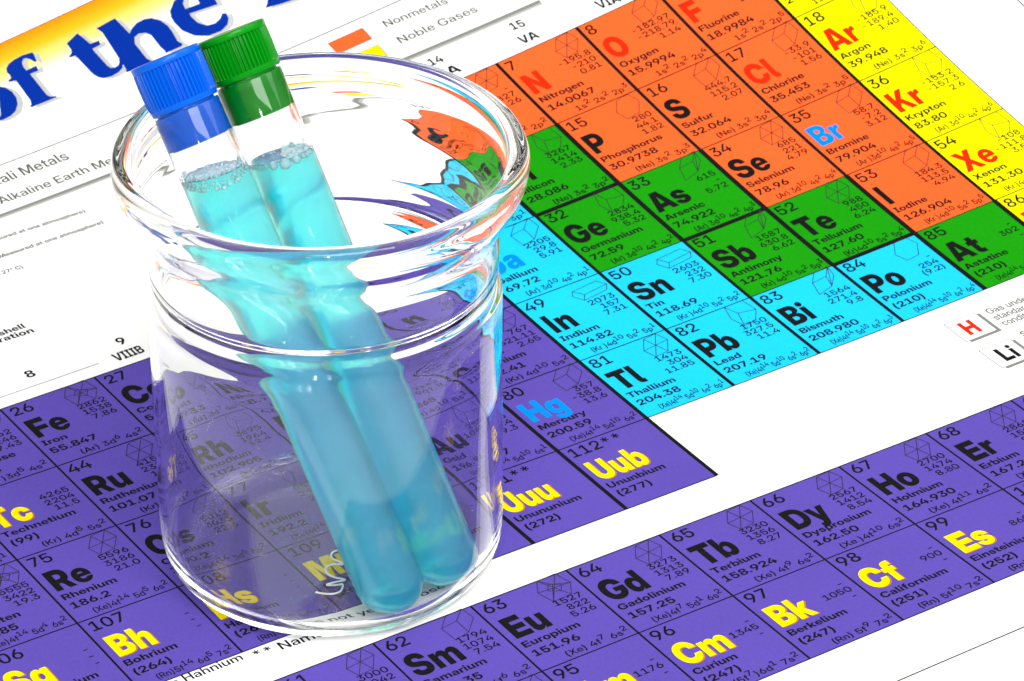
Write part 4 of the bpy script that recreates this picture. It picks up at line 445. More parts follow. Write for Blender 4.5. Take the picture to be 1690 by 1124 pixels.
# elements: number, symbol, name, mass, three figures, shells, column, row, colour, symbol colour, lattice
W, BLK, RED, BLU, GLD = 'purple', 'black', 'red', 'blue', 'gold'
EL = [
 (25,'Mn','Manganese','54.938','2062 1246 7.43','(Ar )3d^5 4s^2',7,4,W,BLK,'box'),
 (26,'Fe','Iron','55.847','2862 1538 7.86','(Ar) 3d^6 4s^2',8,4,W,BLK,'bcc'),
 (27,'Co','Cobalt','58.933','2928 1495 8.9','(Ar) 3d^7 4s^2',9,4,W,BLK,'hex'),
 (28,'Ni','Nickel','58.71','2914 1455 8.90','(Ar) 3d^8 4s^2',10,4,W,BLK,'fcc'),
 (29,'Cu','Copper','63.546','2563 1085 8.96','(Ar) 3d^10 4s^1',11,4,W,BLK,'fcc'),
 (30,'Zn','Zinc','65.37','907 419.5 7.14','(Ar) 3d^10 4s^2',12,4,W,BLK,'hex'),
 (42,'Mo','Molybdenum','95.94','4639 2623 10.2','(Kr) 4d^5 5s^1',6,5,W,BLK,'bcc'),
 (43,'Tc','Technetium','(99)','4265 2204 11.5','(Kr) 4d^5 5s^2',7,5,W,GLD,''),
 (44,'Ru','Ruthenium','101.07','4150 2334 12.4','(Kr) 4d^7 5s^1',8,5,W,BLK,'hex'),
 (45,'Rh','Rhodium','102.905','3695 1964 12.4','(Kr) 4d^8 5s^1',9,5,W,BLK,'fcc'),
 (46,'Pd','Palladium','106.4','2963 1555 12.0','(Kr) 4d^10',10,5,W,BLK,'fcc'),
 (47,'Ag','Silver','107.868','2162 961.8 10.5','(Kr) 4d^10 5s^1',11,5,W,BLK,'fcc'),
 (48,'Cd','Cadmium','112.41','767 321.11 2.65','(Kr) 4d^10 5s^2',12,5,W,BLK,'hex'),
 (74,'W','Tungsten','183.85','5555 3422 19.3','(Xe)4f^14 5d^4 6s^2',6,6,W,BLK,'bcc'),
 (75,'Re','Rhenium','186.2','5596 3186 21.0','(Xe)4f^14 5d^5 6s^2',7,6,W,BLK,'hex'),
 (76,'Os','Osmium','190.2','5012 3033 22.6','(Xe)4f^14 5d^6 6s^2',8,6,W,BLK,'hex'),
 (77,'Ir','Iridium','192.2','4428 2446 22.4','(Xe)4f^14 5d^7 6s^2',9,6,W,BLK,'fcc'),
 (78,'Pt','Platinum','195.09','3825 1769 21.5','(Xe)4f^14 5d^9 6s^1',10,6,W,BLK,'fcc'),
 (79,'Au','Gold','196.967','2856 1064.4 19.3','(Xe)4f^14 5d^10 6s^1',11,6,W,BLK,'fcc'),
 (80,'Hg','Mercury','200.59','357 -38.8 13.6','(Xe)4f^14 5d^10 6s^2',12,6,W,BLU,'box'),
 (106,'Sg','Seaborgium','(266)','- - -','(Rn)5f^14 6d^4 7s^2',6,7,W,GLD,''),
 (107,'Bh','Bohrium','(264)','- - -','(Rn)5f^14 6d^5 7s^2',7,7,W,GLD,''),
 (108,'Hs','Hassium','(265)','- - -','(Rn)5f^14 6d^6 7s^2',8,7,W,GLD,''),
 (109,'Mt','Meitnerium','(268)','- - -','(Rn)5f^14 6d^7 7s^2',9,7,W,GLD,''),
 (110,'Uun','Ununnilium','(269)','- - -','',10,7,W,GLD,''),
 (111,'Uuu','Unununium','(272)','','',11,7,W,GLD,''),
 (112,'Uub','Ununbium','(277)','','',12,7,W,GLD,''),
 (6,'C','Carbon','12.0112','- 3827 2.26','1s^2 2s^2 2p^2',14,2,'orange',BLK,'hex'),
 (7,'N','Nitrogen','14.0067','-195.8 -210 0.81','1s^2 2s^2 2p^3',15,2,'orange',RED,'hex'),
 (8,'O','Oxygen','15.9994','-182.97 -218.79 1.14','1s^2 2s^2 2p^4',16,2,'orange',RED,'box'),
 (9,'F','Fluorine','18.9984','-188.1 -219.6 1.11','1s^2 2s^2 2p^5',17,2,'orange',RED,'box'),
 (10,'Ne','Neon','20.179','-246 -248.6 1.20','1s^2 2s^2 2p^6',18,2,'yellow',RED,'fcc'),
 (13,'Al','Aluminum','26.9815','2519 660.3 2.70','(Ne) 3s^2 3p^1',13,3,'cyan',BLK,'fcc'),
 (14,'Si','Silicon','28.086','3267 1414 2.33','(Ne) 3s^2 3p^2',14,3,'green',BLK,'fcc'),
 (15,'P','Phosphorus','30.9738','280 44.1 1.82','(Ne) 3s^2 3p^3',15,3,'orange',BLK,'hexo'),
 (16,'S','Sulfur','32.064','444.7 115.2 2.07','(Ne) 3s^2 3p^4',16,3,'orange',BLK,'box'),
 (17,'Cl','Chlorine','35.453','-33.9 -101 1.56','(Ne) 3s^2 3p^5',17,3,'orange',RED,'box'),
 (18,'Ar','Argon','39.948','-185.9 -189.4 1.40','(Ne) 3s^2 3p^6',18,3,'yellow',RED,'fcc'),
 (31,'Ga','Gallium','69.72','2205 29.8 5.91','(Ar) 3d^10 4s^2 4p^1',13,4,'cyan',BLU,'box'),
 (32,'Ge','Germanium','72.59','2834 938.4 5.32','(Ar) 3d^10 4s^2 4p^2',14,4,'green',BLK,'fcc'),
 (33,'As','Arsenic','74.922','615 - 5.72','(Ar) 3d^10 4s^2 4p^3',15,4,'green',BLK,'rhomb'),
 (34,'Se','Selenium','78.96','685 221 4.79','(Ar) 3d^10 4s^2 4p^4',16,4,'orange',BLK,'hex'),
 (35,'Br','Bromine','79.904','58.7 -7.2 3.12','(Ar )3d^10 4s^2 4p^5',17,4,'orange',BLU,'box'),
 (36,'Kr','Krypton','83.80','-153.2 -157.3 2.6','(Ar) 3d^10 4s^2 4p^6',18,4,'yellow',RED,'fcc'),
 (49,'In','Indium','114.82','2073 157 7.31','(Kr )4d^10 5s^2 5p^1',13,5,'cyan',BLK,'flat'),
 (50,'Sn','Tin','118.69','2603 232 7.30','(Kr )4d^10 5s^2 5p^2',14,5,'cyan',BLK,'flat'),
 (51,'Sb','Antimony','121.76','1587 630.8 6.62','(Kr) 4d^10 5s^2 5p^3',15,5,'green',BLK,'rhomb'),
 (52,'Te','Tellurium','127.60','988 450 6.24','(Kr)4d^10 5s^2 5p^4',16,5,'green',BLK,'hex'),
 (53,'I','Iodine','126.904','184.3 113.5 4.94','(Kr )4d^10 5s^2 5p^5',17,5,'orange',BLK,'box'),
 (54,'Xe','Xenon','131.30','-108 -111.8 3.52','(Kr )4d^10 5s^2 5p^6',18,5,'yellow',RED,'fcc'),
 (81,'Tl','Thallium','204.38','1473 304 11.85','(Xe)4f^14 5d^10 6s^2 6p^1',13,6,'cyan',BLK,'hex'),
 (82,'Pb','Lead','207.19','1750 327.5 11.4','(Xe)4f^14 5d^10 6s^2 6p^2',14,6,'cyan',BLK,'fcc'),
 (83,'Bi','Bismuth','208.980','1564 271.4 9.8','(Xe)4f^14 5d^10 6s^2 6p^3',15,6,'cyan',BLK,'rhomb'),
 (84,'Po','Polonium','(210)','- 254 (9.2)','(Xe)4f^14 5d^10 6s^2 6p^4',16,6,'cyan',BLK,'hexo'),
 (85,'At','Astatine','(210)','- 302 -','(Xe)4f^14 5d^10 6s^2 6p^5',17,6,'green',BLK,''),
 (86,'Rn','Radon','(222)','-61.8 -71 4.4','(Xe)4f^14 5d^10 6s^2 6p^6',18,6,'yellow',RED,'fcc'),
 (61,'Pm','Promethium','(145)','3000 1042 -','(Xe) 4f^5 6s^2',8,10,W,GLD,'hex'),
 (62,'Sm','Samarium','150.35','1794 1074 7.54','(Xe) 4f^6 6s^2',9,10,W,BLK,'box'),
 (63,'Eu','Europium','151.96','1527 822 5.26','(Xe) 4f^7 6s^2',10,10,W,BLK,'bcc'),
 (64,'Gd','Gadolinium','157.25','3273 1313 7.89','(Xe)4f^7 5d^1 6s^2',11,10,W,BLK,'hex'),
 (65,'Tb','Terbium','158.924','3230 1356 8.27','(Xe) 4f^9 6s^2',12,10,W,BLK,'hex'),
 (66,'Dy','Dysprosium','162.50','2567 1412 8.54','(Xe )4f^10 6s^2',13,10,W,BLK,'hex'),
 (67,'Ho','Holmium','164.930','2700 1474 8.80','(Xe) 4f^11 6s^2',14,10,W,BLK,'hex'),
 (68,'Er','Erbium','167.26','2868 1529 9.07','(Xe) 4f^12 6s^2',15,10,W,BLK,'hex'),
 (69,'Tm','Thulium','168.934','1950 1545 9.33','(Xe) 4f^13 6s^2',16,10,W,BLK,'hex'),
 (93,'Np','Neptunium','(237)','3902 644 20.4','(Rn)5f^4 6d^1 7s^2',8,11,W,GLD,''),
 (94,'Pu','Plutonium','(244)','3230 640 19.8','(Rn) 5f^6 7s^2',9,11,W,GLD,'box'),
 (95,'Am','Americium','(243)','- 1176 -','(Rn) 5f^7 7s^2',10,11,W,GLD,''),
 (96,'Cm','Curium','(247)','- 1345 -','(5f^7)6d^1 7s^2',11,11,W,GLD,''),
 (97,'Bk','Berkelium','(247)','- 1050 -','(Rn) 5f^9 7s^2',12,11,W,GLD,''),
 (98,'Cf','Californium','(251)','- 900 -','(Rn) 5f^10 7s^2',13,11,W,GLD,''),
 (99,'Es','Einsteinium','(252)','- 860 -','(Rn) 5f^11 7s^2',14,11,W,GLD,''),
 (100,'Fm','Fermium','(257)','- 1527 -','(Rn) 5f^12 7s^2',15,11,W,GLD,''),
]
def cell_origin(c, r):
    if r >= 10: return c+LOX, -(r-10)*ASP-LOY
    return float(c), -r*ASP
def lattice(sh, kind, x, y):
    """line drawing of the crystal lattice, centre x,y"""
    wl = 0.0075
    def L(*p):
        q = [(x+0.83*a+0.90*b, y+1.386*b-0.534*a) for a, b in p]           # the drawings are sheared across the page
        for a, b in zip(q, q[1:]): sh.line(a, b, wl, L_TXT)
    if kind in ('hex', 'hexo'):
        h = [(0.135*math.cos(math.radians(a)), 0.118*math.sin(math.radians(a))) for a in range(30, 390, 60)]
        L(*h, h[0])
        if kind == 'hex':
            for i in range(3): L(h[i], h[i+3])
    elif kind == 'box':
        L((-.15, -.04), (-.02, -.14), (.09, -.07), (-.02, .03), (-.15, -.04), (-.12, .07), (.02, .14), (-.02, .03))
        L((.02, .14), (.13, .06), (.09, -.07))
    elif kind == 'fcc':
        L((-.16, .06), (.02, .13), (.15, .04), (-.03, .0), (-.16, .06), (-.10, -.06), (.03, -.13), (.14, -.07), (.15, .04))
        L((-.03, .0), (.03, -.13)); L((.066, -.04), (.078, -.045))
    elif kind == 'flat':
        L((-.17, -.03), (.06, .08), (.17, .05), (.17, -.01), (-.05, -.12), (-.17, -.08), (-.17, -.03), (-.05, -.06), (.17, .05)); L((-.05, -.06), (-.05, -.12))
    elif kind == 'rhomb':
        L((-.12, -.02), (-.06, -.14), (.07, -.05), (.02, .05), (-.12, -.02), (-.10, .08), (.04, .15), (.02, .05)); L((.04, .15), (.10, .06), (.07, -.05), (.04, .15))
    elif kind == 'bcc':
        L((-.16, .06), (.0, .13), (.14, .05), (.15, -.06), (-.01, -.13), (-.15, -.05), (-.16, .06), (-.02, .03), (.14, .05)); L((-.02, .03), (-.01, -.13))
        L((-.16, .06), (.15, -.06)); L((.0, .13), (-.01, -.13)); L((.14, .05), (-.15, -.05)); L((-.06, .03), (.06, .03), (.06, -.03), (-.06, -.03), (-.06, .03))
COLOURS = {'purple': 'purple', 'orange': 'orange', 'green': 'green', 'cyan': 'cyan', 'yellow': 'yellow'}
cells = set()
for Z, sy, nm, ms, fig, sh_, c, r, colr, sc, lat in EL:
    x, y = cell_origin(c, r); cells.add((c, r))
    a = Sheet(); a.rect(x, y-ASP, x+1, y, L_FILL)
    cell = a.build('element_cell', INK[colr], poster)
    cell['label'] = '%s cell of %s' % (COLOURS[colr], nm.lower())
    # symbol
    b = Sheet(); capS = 0.322; sx = 0.725
    if len(sy) == 3: sx = 0.66
    put(b, sy, 'k', x+0.065, y-0.555*ASP-0.0, capS, sx, L_TXT+0.0004)
    b.build('chemical_symbol', INK[sc], cell)
    if sc == GLD:
        b = Sheet(); put(b, sy, 'k', x+0.065+0.012, y-0.555*ASP-0.012, capS, sx, L_EDGE)
        b.build('symbol_edge', INK['goldedge'], cell)
    # all the small lettering of the cell
    t = Sheet()
    put(t, str(Z)+('**' if Z > 109 else ''), 'r', x+0.05, y-0.165*ASP, 0.146, 0.92)
    sxn = min(1.08, 0.80/width(nm, 'b', 0.088))
    put(t, nm, 'b', x+0.06, y-0.685*ASP, 0.088, sxn)
    put(t, ms, 'b', x+0.063, y-0.822*ASP, 0.094, 1.08)
    for i, s in enumerate(fig.split()):
        put(t, s, 'r', x+0.91-width(s, 'r', 0.079, 1.04), y-(0.365+0.096*i)*ASP, 0.082, 1.04)
    if sh_:
        sxc = min(1.05, 0.76/width(sh_, 'r', 0.078))
        put(t, sh_, 'r', x+0.958-width(sh_, 'r', 0.078, sxc), y-0.956*ASP, 0.078, sxc)
    t.build('cell_lettering', INK['black'], cell)
    if lat:
        d = Sheet(); lattice(d, lat, x+0.77, y-0.150*ASP); d.build('lattice_drawing', INK['diagram'], cell)

# rules between the cells
hl, vl = Sheet(), Sheet()
HEAVY_H = {(14, 4), (15, 5), (16, 6), (13, 3)}
HEAVY_V = {(14, 3), (15, 3), (15, 4), (16, 4), (16, 5), (17, 5), (17, 6), (18, 6)}
for c, r in sorted(cells):
    x, y = cell_origin(c, r)
    pb = 12 < c and r < 10
    hw = 0.013 if pb else 0.015
    hl.line((x, y), (x+1, y), 0.058 if (c, r) in HEAVY_H else hw, L_H)
    if (c, r+1) not in cells or r == 7: hl.line((x, y-ASP), (x+1, y-ASP), 0.013, L_H)
    vw = 0.040 if (pb or (c == 12 and r < 10)) else 0.020
    if c in (11, 12) and r in (6, 7): vw = 0.042
    if c == 13 and r < 8: vw = 0.042
    if (c, r) in HEAVY_V: vw = 0.056
    vl.line((x, y), (x, y-ASP), vw, L_V)
    if (c+1, r) not in cells: vl.line((x+1, y), (x+1, y-ASP), 0.012 if c == 18 else 0.042, L_V)
hl.build('row_rules', INK['black'], poster)
vl.build('column_rules', INK['black'], poster)

# other lettering of the poster
TEXT = [
('Alkali Metals', 'r', [9.827, -1.1], [10.588, -1.131], 0.156, [3, 13], 'g'),
('Alkaline Earth Metals', 'r', [9.643, -1.412], [10.656, -1.446], 0.126, [0, 14], 'g'),
('(Measured at one atmosphere)', 'b', [9.659, -1.979], [10.291, -2.028], 0.062, [13, 28], 'g'),
('(Measured at one atmosphere)', 'b', [9.203, -2.245], [10.35, -2.301], 0.062, [1, 28], 'g'),
('(at 27° C)', 'b', [9.1, -2.511], [9.324, -2.531], 0.062, [4, 10], 'g'),
('Outer shell', 'b', [8.58, -3.462], [8.863, -3.471], 0.09, [6, 11], 'd'),
('configuration', 'b', [8.527, -3.566], [8.899, -3.586], 0.09, [7, 13], 'd'),
('8', 'b', [8.463, -4.265], [8.567, -4.271], 0.119, [0, 1], 'd'),
('9', 'b', [9.456, -4.249], [9.557, -4.253], 0.122, [0, 1], 'd'),
('VIIIB', 'b', [9.308, -4.483], [9.544, -4.484], 0.134, [0, 4], 'd'),
('14', 'b', [14.408, -1.958], [14.579, -1.969], 0.114, [0, 2], 'd'),
('IVA', 'b', [14.5, -2.192], [14.65, -2.197], 0.13, [2, 3], 'd'),
('15', 'b', [15.416, -1.968], [15.587, -1.989], 0.114, [0, 2], 'd'),
('VA', 'b', [15.388, -2.203], [15.607, -2.215], 0.122, [0, 2], 'd'),
('VIA', 'b', [16.36, -2.21], [16.626, -2.239], 0.13, [0, 3], 'd'),
('Nonmetals', 'r', [14.333, -1.181], [15.086, -1.243], 0.106, [0, 9], 'g'),
('Noble Gases', 'r', [14.327, -1.48], [15.281, -1.524], 0.111, [0, 11], 'g'),
('Gas under', 'r', [16.762, -8.415], [17.173, -8.431], 0.095, [0, 7], 'g'),
('standard', 'r', [16.756, -8.535], [17.083, -8.545], 0.095, [0, 6], 'g'),
('conditions', 'r', [16.765, -8.652], [16.992, -8.661], 0.095, [0, 4], 'g'),
('Solid under', 'r', [16.795, -8.909], [17.204, -8.926], 0.095, [0, 7], 'g'),
('* Also known as Hahnium', 'r', [7.379, -9.303], [7.968, -9.294], 0.1, [16, 23], 'd'),
('** Name not yet proposed', 'r', [8.044, -9.339], [9.242, -9.406], 0.11, [0, 14], 'd')]
for s, face, A, B, cap, (i0, i1), colr in TEXT:
    full = advance(s, face); pre = advance(s[:i0], face); seg = advance(s[i0:i1], face)
    wd = B[0]-A[0]; sx = wd/(seg*cap/727.0)
    sl = (B[1]-A[1])/wd
    x0 = A[0]-pre*cap/727.0*sx; y0 = A[1]-(A[0]-x0)*sl
    t = Sheet(); put(t, s, face, x0, y0, cap, sx, L_TXT, sl)
    t.build('caption_lettering', INK['grey' if colr == 'g' else 'black'], poster)

# title banner and title letters
m = ink('banner_ink', (0.8, 0.3, 0.0), 0.5, 0.06, 0.02)
n = m.node_tree; bs = n.nodes['Principled BSDF']
tcn = n.nodes.new('ShaderNodeTexCoord'); sx_ = n.nodes.new('ShaderNodeSeparateXYZ'); mr = n.nodes.new('ShaderNodeMapRange'); cr = n.nodes.new('ShaderNodeValToRGB')
BT, BBt = 0.985, 0.05
n.links.new(tcn.outputs['Object'], sx_.inputs[0]); n.links.new(sx_.outputs['Y'], mr.inputs['Value'])
mr.inputs['From Min'].default_value = (BBt-BY)*S; mr.inputs['From Max'].default_value = (BT-BY)*S
n.links.new(mr.outputs[0], cr.inputs[0]); n.links.new(cr.outputs[0], bs.inputs['Base Color'])
ee = cr.color_ramp.elements
ee[0].position = 0; ee[0].color = (0.80, 0.80, 0.79, 1); ee[1].position = 1.0; ee[1].color = (0.80, 0.22, 0.0, 1)
for ps, c_ in ((0.30, (0.80, 0.78, 0.60, 1)), (0.50, (0.80, 0.66, 0.18, 1)), (0.72, (0.80, 0.42, 0.01, 1))):
    q = ee.new(ps); q.color = c_
ban = Sheet(); ban.rect(3.0, BBt, 16.5, BT, L_FILL)
bo = ban.build('title_banner', m, poster)
k = Sheet(); k.line((3.0, BT), (16.5, BT), 0.012, L_H); k.build('banner_edge', INK['line'], bo)
TITLE = {'f': [[[11.089, 0.653], [11.09, 0.624], [11.058, 0.495], [11.038, 0.496], [11.019, 0.569], [10.991, 0.611], [10.959, 0.613], [10.922, 0.568], [10.901, 0.494], [10.903, 0.429], [11.024, 0.437], [11.0, 0.351], [10.91, 0.359], [10.904, 0.33], [10.887, -0.052], [10.904, -0.098], [10.957, -0.123], [10.956, -0.142], [10.667, -0.135], [10.652, -0.116], [10.683, -0.093], [10.707, -0.028], [10.737, 0.35], [10.667, 0.374], [10.672, 0.4], [10.715, 0.419], [10.727, 0.467], [10.72, 0.523], [10.746, 0.588], [10.796, 0.635], [10.877, 0.663], [10.983, 0.674]]], 't': [[[11.62, 0.635], [11.65, 0.403], [11.749, 0.399], [11.732, 0.329], [11.631, 0.321], [11.627, 0.283], [11.628, -0.006], [11.64, -0.059], [11.678, -0.081], [11.729, -0.068], [11.76, -0.033], [11.777, 0.012], [11.798, 0.014], [11.785, -0.07], [11.741, -0.132], [11.68, -0.168], [11.588, -0.184], [11.5, -0.162], [11.461, -0.112], [11.443, -0.038], [11.44, 0.034], [11.433, 0.329], [11.374, 0.342], [11.367, 0.361], [11.421, 0.393], [11.443, 0.446], [11.449, 0.559], [11.547, 0.601]]], 'h': [[[11.818, 0.58], [12.054, 0.603], [12.065, 0.3], [12.128, 0.357], [12.211, 0.4], [12.301, 0.404], [12.373, 0.375], [12.431, 0.281], [12.454, 0.166], [12.447, 0.056], [12.421, -0.107], [12.443, -0.169], [12.419, -0.195], [12.229, -0.195], [12.237, -0.154], [12.229, -0.078], [12.24, 0.142], [12.211, 0.209], [12.144, 0.242], [12.079, 0.217], [12.033, 0.126], [12.02, -0.151], [12.049, -0.23], [12.034, -0.256], [11.738, -0.22], [11.761, -0.178], [11.771, -0.102], [11.84, 0.485]]], 'e': [[[12.586, 0.351], [12.55, 0.261], [12.536, 0.166], [12.544, 0.013], [12.611, -0.133], [12.735, -0.221], [12.877, -0.233], [12.978, -0.188], [13.036, -0.114], [13.059, -0.026], [13.02, -0.007], [12.963, -0.062], [12.883, -0.093], [12.794, -0.073], [12.737, 0.022], [12.726, 0.135], [12.735, 0.194], [13.05, 0.145], [13.069, 0.253], [13.046, 0.365], [12.967, 0.448], [12.839, 0.487], [12.699, 0.462]], [[12.735, 0.282], [12.752, 0.366], [12.811, 0.438], [12.883, 0.432], [12.918, 0.361], [12.901, 0.266]]], 'o': [[[10.545, 0.379], [10.593, 0.312], [10.617, 0.217], [10.608, 0.096], [10.569, -0.003], [10.498, -0.094], [10.417, -0.134], [10.322, -0.143], [10.243, -0.107], [10.2, -0.032], [10.191, 0.076], [10.223, 0.196], [10.286, 0.292], [10.376, 0.354], [10.47, 0.392]], [[10.486, 0.329], [10.424, 0.304], [10.369, 0.23], [10.328, 0.103], [10.315, -0.031], [10.319, -0.086], [10.354, -0.045], [10.375, 0.011], [10.406, 0.089], [10.462, 0.204], [10.49, 0.298]]], 'E': [[[13.437, -0.199], [13.483, -0.158], [13.624, 0.043], [13.96, 0.026], [14.037, -0.225], [13.743, -0.263], [13.6, -0.24]]]}
for ch, loops in TITLE.items():
    a = Sheet(); a.poly(loops, L_TXT+0.0006, 0.1)
    lt = a.build('title_letter', INK['royal'], poster)
    a = Sheet(); a.poly([[(q[0]+0.045, q[1]-0.045) for q in l] for l in loops], L_EDGE, 0.1)
    a.build('letter_shadow', INK['shade'], lt)

# rules of the page, colour key
k = Sheet()
k.line((3, -0.63), (9.944, -0.807), 0.014, L_H); k.line((9.944, -0.807), (14.698, -0.915), 0.014, L_H); k.line((14.698, -0.915), (19, -1.0), 0.014, L_H)
k.line((6.2, -4.425), (9.15, -4.413), 0.008, L_H)
k.line((3, -12.69), (20.15, -12.69), 0.016, L_H); k.line((20.15, -12.69), (20.15, -3.9), 0.016, L_V)
k.build('page_rules', INK['line'], poster)
k = Sheet(); k.line((3, -1.50), (10.783, -1.605), 0.06, L_H); k.line((10.783, -1.605), (15.9, -1.765), 0.06, L_H)
th = k.build('thick_rule', INK['rule'], poster)
k = Sheet(); k.line((3, -1.53), (10.783, -1.635), 0.03, L_V); k.line((10.783, -1.635), (15.9, -1.795), 0.03, L_V)
k.build('rule_highlight', INK['rulelight'], th)
for y, c_, nmx in ((-1.045, 'orange', 'orange key swatch'), (-1.355, 'yellow', 'yellow key swatch')):
    k = Sheet(); k.rect(13.705, y-0.2, 14.125, y, L_FILL)
    so_ = k.build('key_swatch', INK[c_], poster); so_['label'] = nmx
    k = Sheet(); x0, x1, y1, y0 = 13.705, 14.125, y, y-0.2
    for a, b in (((x0, y0), (x1, y0)), ((x1, y0), (x1, y1)), ((x1, y1), (x0, y1)), ((x0, y1), (x0, y0))): k.line(a, b, 0.008, L_H)
    k.build('swatch_outline', INK['line'], so_)
for y, s, c_ in ((-8.306, 'H', 'red'), (-8.857, 'Li', 'black')):
    x = 16.29
    k = Sheet(); k.rect(x+0.035, y-0.36-0.035, x+0.37+0.035, y-0.035, L_FILL); ks = k.build('key_card_shadow', INK['rule'], poster)
    k = Sheet(); k.rect(x, y-0.36, x+0.37, y, L_V); kc = k.build('key_card', PAPER, poster)
    k = Sheet(); x0, x1, y1, y0 = x, x+0.37, y, y-0.36
    for a, b in (((x0, y0), (x1, y0)), ((x1, y0), (x1, y1)), ((x1, y1), (x0, y1)), ((x0, y1), (x0, y0))): k.line(a, b, 0.009, L_EDGE)
    k.build('card_outline', INK['rule'], kc)
    k = Sheet(); put(k, s, 'k', x+(0.09 if s == 'H' else 0.10), y-0.295, 0.23, 0.74, L_TXT); k.build('card_letter', INK[c_], kc)

# ------------------------------------------------------------------ glass materials
def glass(name, colour, rough, ior, bump=0.0, bscale=60, stretch=(1, 1, 1)):
    m = bpy.data.materials.new(name); m.use_nodes = True
    n = m.node_tree; b = n.nodes['Principled BSDF']
    b.inputs['Base Color'].default_value = (*colour, 1); b.inputs['Transmission Weight'].default_value = 1
    b.inputs['Roughness'].default_value = rough; b.inputs['IOR'].default_value = ior
    if bump:
        t = n.nodes.new('ShaderNodeTexCoord'); mp = n.nodes.new('ShaderNodeMapping'); no = n.nodes.new('ShaderNodeTexNoise'); bp = n.nodes.new('ShaderNodeBump')
        mp.inputs['Scale'].default_value = stretch; no.inputs['Scale'].default_value = bscale; no.inputs['Detail'].default_value = 1.5
        n.links.new(t.outputs['Object'], mp.inputs[0]); n.links.new(mp.outputs[0], no.inputs['Vector'])
        n.links.new(no.outputs['Fac'], bp.inputs['Height']); bp.inputs['Strength'].default_value = 1.0; bp.inputs['Distance'].default_value = bump
        n.links.new(bp.outputs[0], b.inputs['Normal'])
    return m

def spline(pts, k=5):
    """Catmull-Rom through the profile points"""
    r = []
    for i in range(len(pts)-1):
        p0 = pts[max(i-1, 0)]; p1 = pts[i]; p2 = pts[i+1]; p3 = pts[min(i+2, len(pts)-1)]
        for j in range(k):
            t = j/k
            r.append(tuple(0.5*(2*p1[a]+(p2[a]-p0[a])*t+(2*p0[a]-5*p1[a]+4*p2[a]-p3[a])*t*t+(3*p1[a]-p0[a]-3*p2[a]+p3[a])*t**3) for a in (0, 1)))
    r.append(pts[-1]); return r
def lathe(prof, n, rfun=None, close=False):
    """prof: (r, z); ends on the axis are capped with a fan"""
    v, f = [], []; rings = []
    for i, (r, z) in enumerate(prof):
        if r < 1e-6: rings.append([len(v)]); v.append((0, 0, z*S)); continue
        ring = []
        for k in range(n):
            a = 2*math.pi*k/n; rr = rfun(i, k, r, z) if rfun else r
            ring.append(len(v)); v.append((rr*math.cos(a)*S, rr*math.sin(a)*S, z*S))
        rings.append(ring)
    for a, b in zip(rings, rings[1:]):
        for k in range(n):
            k2 = (k+1) % n
            if len(a) == 1 and len(b) == 1: continue
            if len(a) == 1: f.append((a[0], b[k2], b[k]))
            elif len(b) == 1: f.append((a[k], a[k2], b[0]))
            else: f.append((a[k], a[k2], b[k2], b[k]))
    me = bpy.data.meshes.new('lathe'); me.from_pydata(v, [], f); me.update()
    bm = bmesh.new(); bm.from_mesh(me); bmesh.ops.recalc_face_normals(bm, faces=bm.faces); bm.to_mesh(me); bm.free()
    smooth(me); return me

# ------------------------------------------------------------------ beaker
outer = [(1.22, 0.0), (1.33, 0.025), (1.43, 0.095), (1.493, 0.21), (1.518, 0.37), (1.524, 0.62), (1.526, 1.2), (1.526, 1.8), (1.527, 2.3), (1.527, 2.46), (1.529, 2.62), (1.528, 2.70), (1.518, 2.755), (1.496, 2.79), (1.478, 2.83), (1.476, 2.87), (1.486, 2.92), (1.500, 2.98), (1.505, 3.06), (1.506, 3.16), (1.511, 3.33), (1.532, 3.45), (1.585, 3.56), (1.658, 3.67), (1.718, 3.78), (1.753, 3.88), (1.768, 3.97), (1.767, 4.04), (1.750, 4.09), (1.716, 4.118), (1.660, 4.122), (1.602, 4.092),
         (1.572, 4.03), (1.572, 3.96), (1.594, 3.89), (1.592, 3.80), (1.542, 3.69), (1.476, 3.56), (1.439, 3.43), (1.431, 3.28), (1.438, 3.10), (1.432, 3.02), (1.392, 2.96), (1.372, 2.91), (1.366, 2.87), (1.375, 2.82), (1.400, 2.76), (1.424, 2.70), (1.448, 2.60), (1.458, 2.46), (1.462, 2.3), (1.464, 1.6), (1.464, 0.9), (1.460, 0.50), (1.442, 0.31), (1.385, 0.19), (1.28, 0.125), (1.1, 0.098)]
prof = [(0, 0.012), (0.6, 0.012), (1.05, 0.010), (1.14, 0.0)]+spline(outer, 4)+[(0.7, 0.092), (0, 0.09)]
def wob(i, k, r, z):
    # hand-finished glass: the wall swells and thins a little
    a = 2*math.pi*k/256
    inner = i > len(prof)*0.58
    q = 0.0022*math.sin(3*a+1.3*z)+0.0014*math.sin(7*a-2.9*z+0.4)+0.0010*math.sin(11*a+4.7*z+2)
    return r+(q if inner else 0.4*q)*min(1, r)
gm = glass('beaker_glass', (0.997, 0.999, 0.988), 0.0, 1.37, 0.000012, 150, (1, 1, 0.5))
me = lathe(prof, 256, wob); me.name = 'beaker'
beaker = link('beaker', me, gm)
beaker.location = (0, 0, 0.0001)
tag(beaker, 'clear glass beaker with a flared rim, standing on the poster', 'beaker')

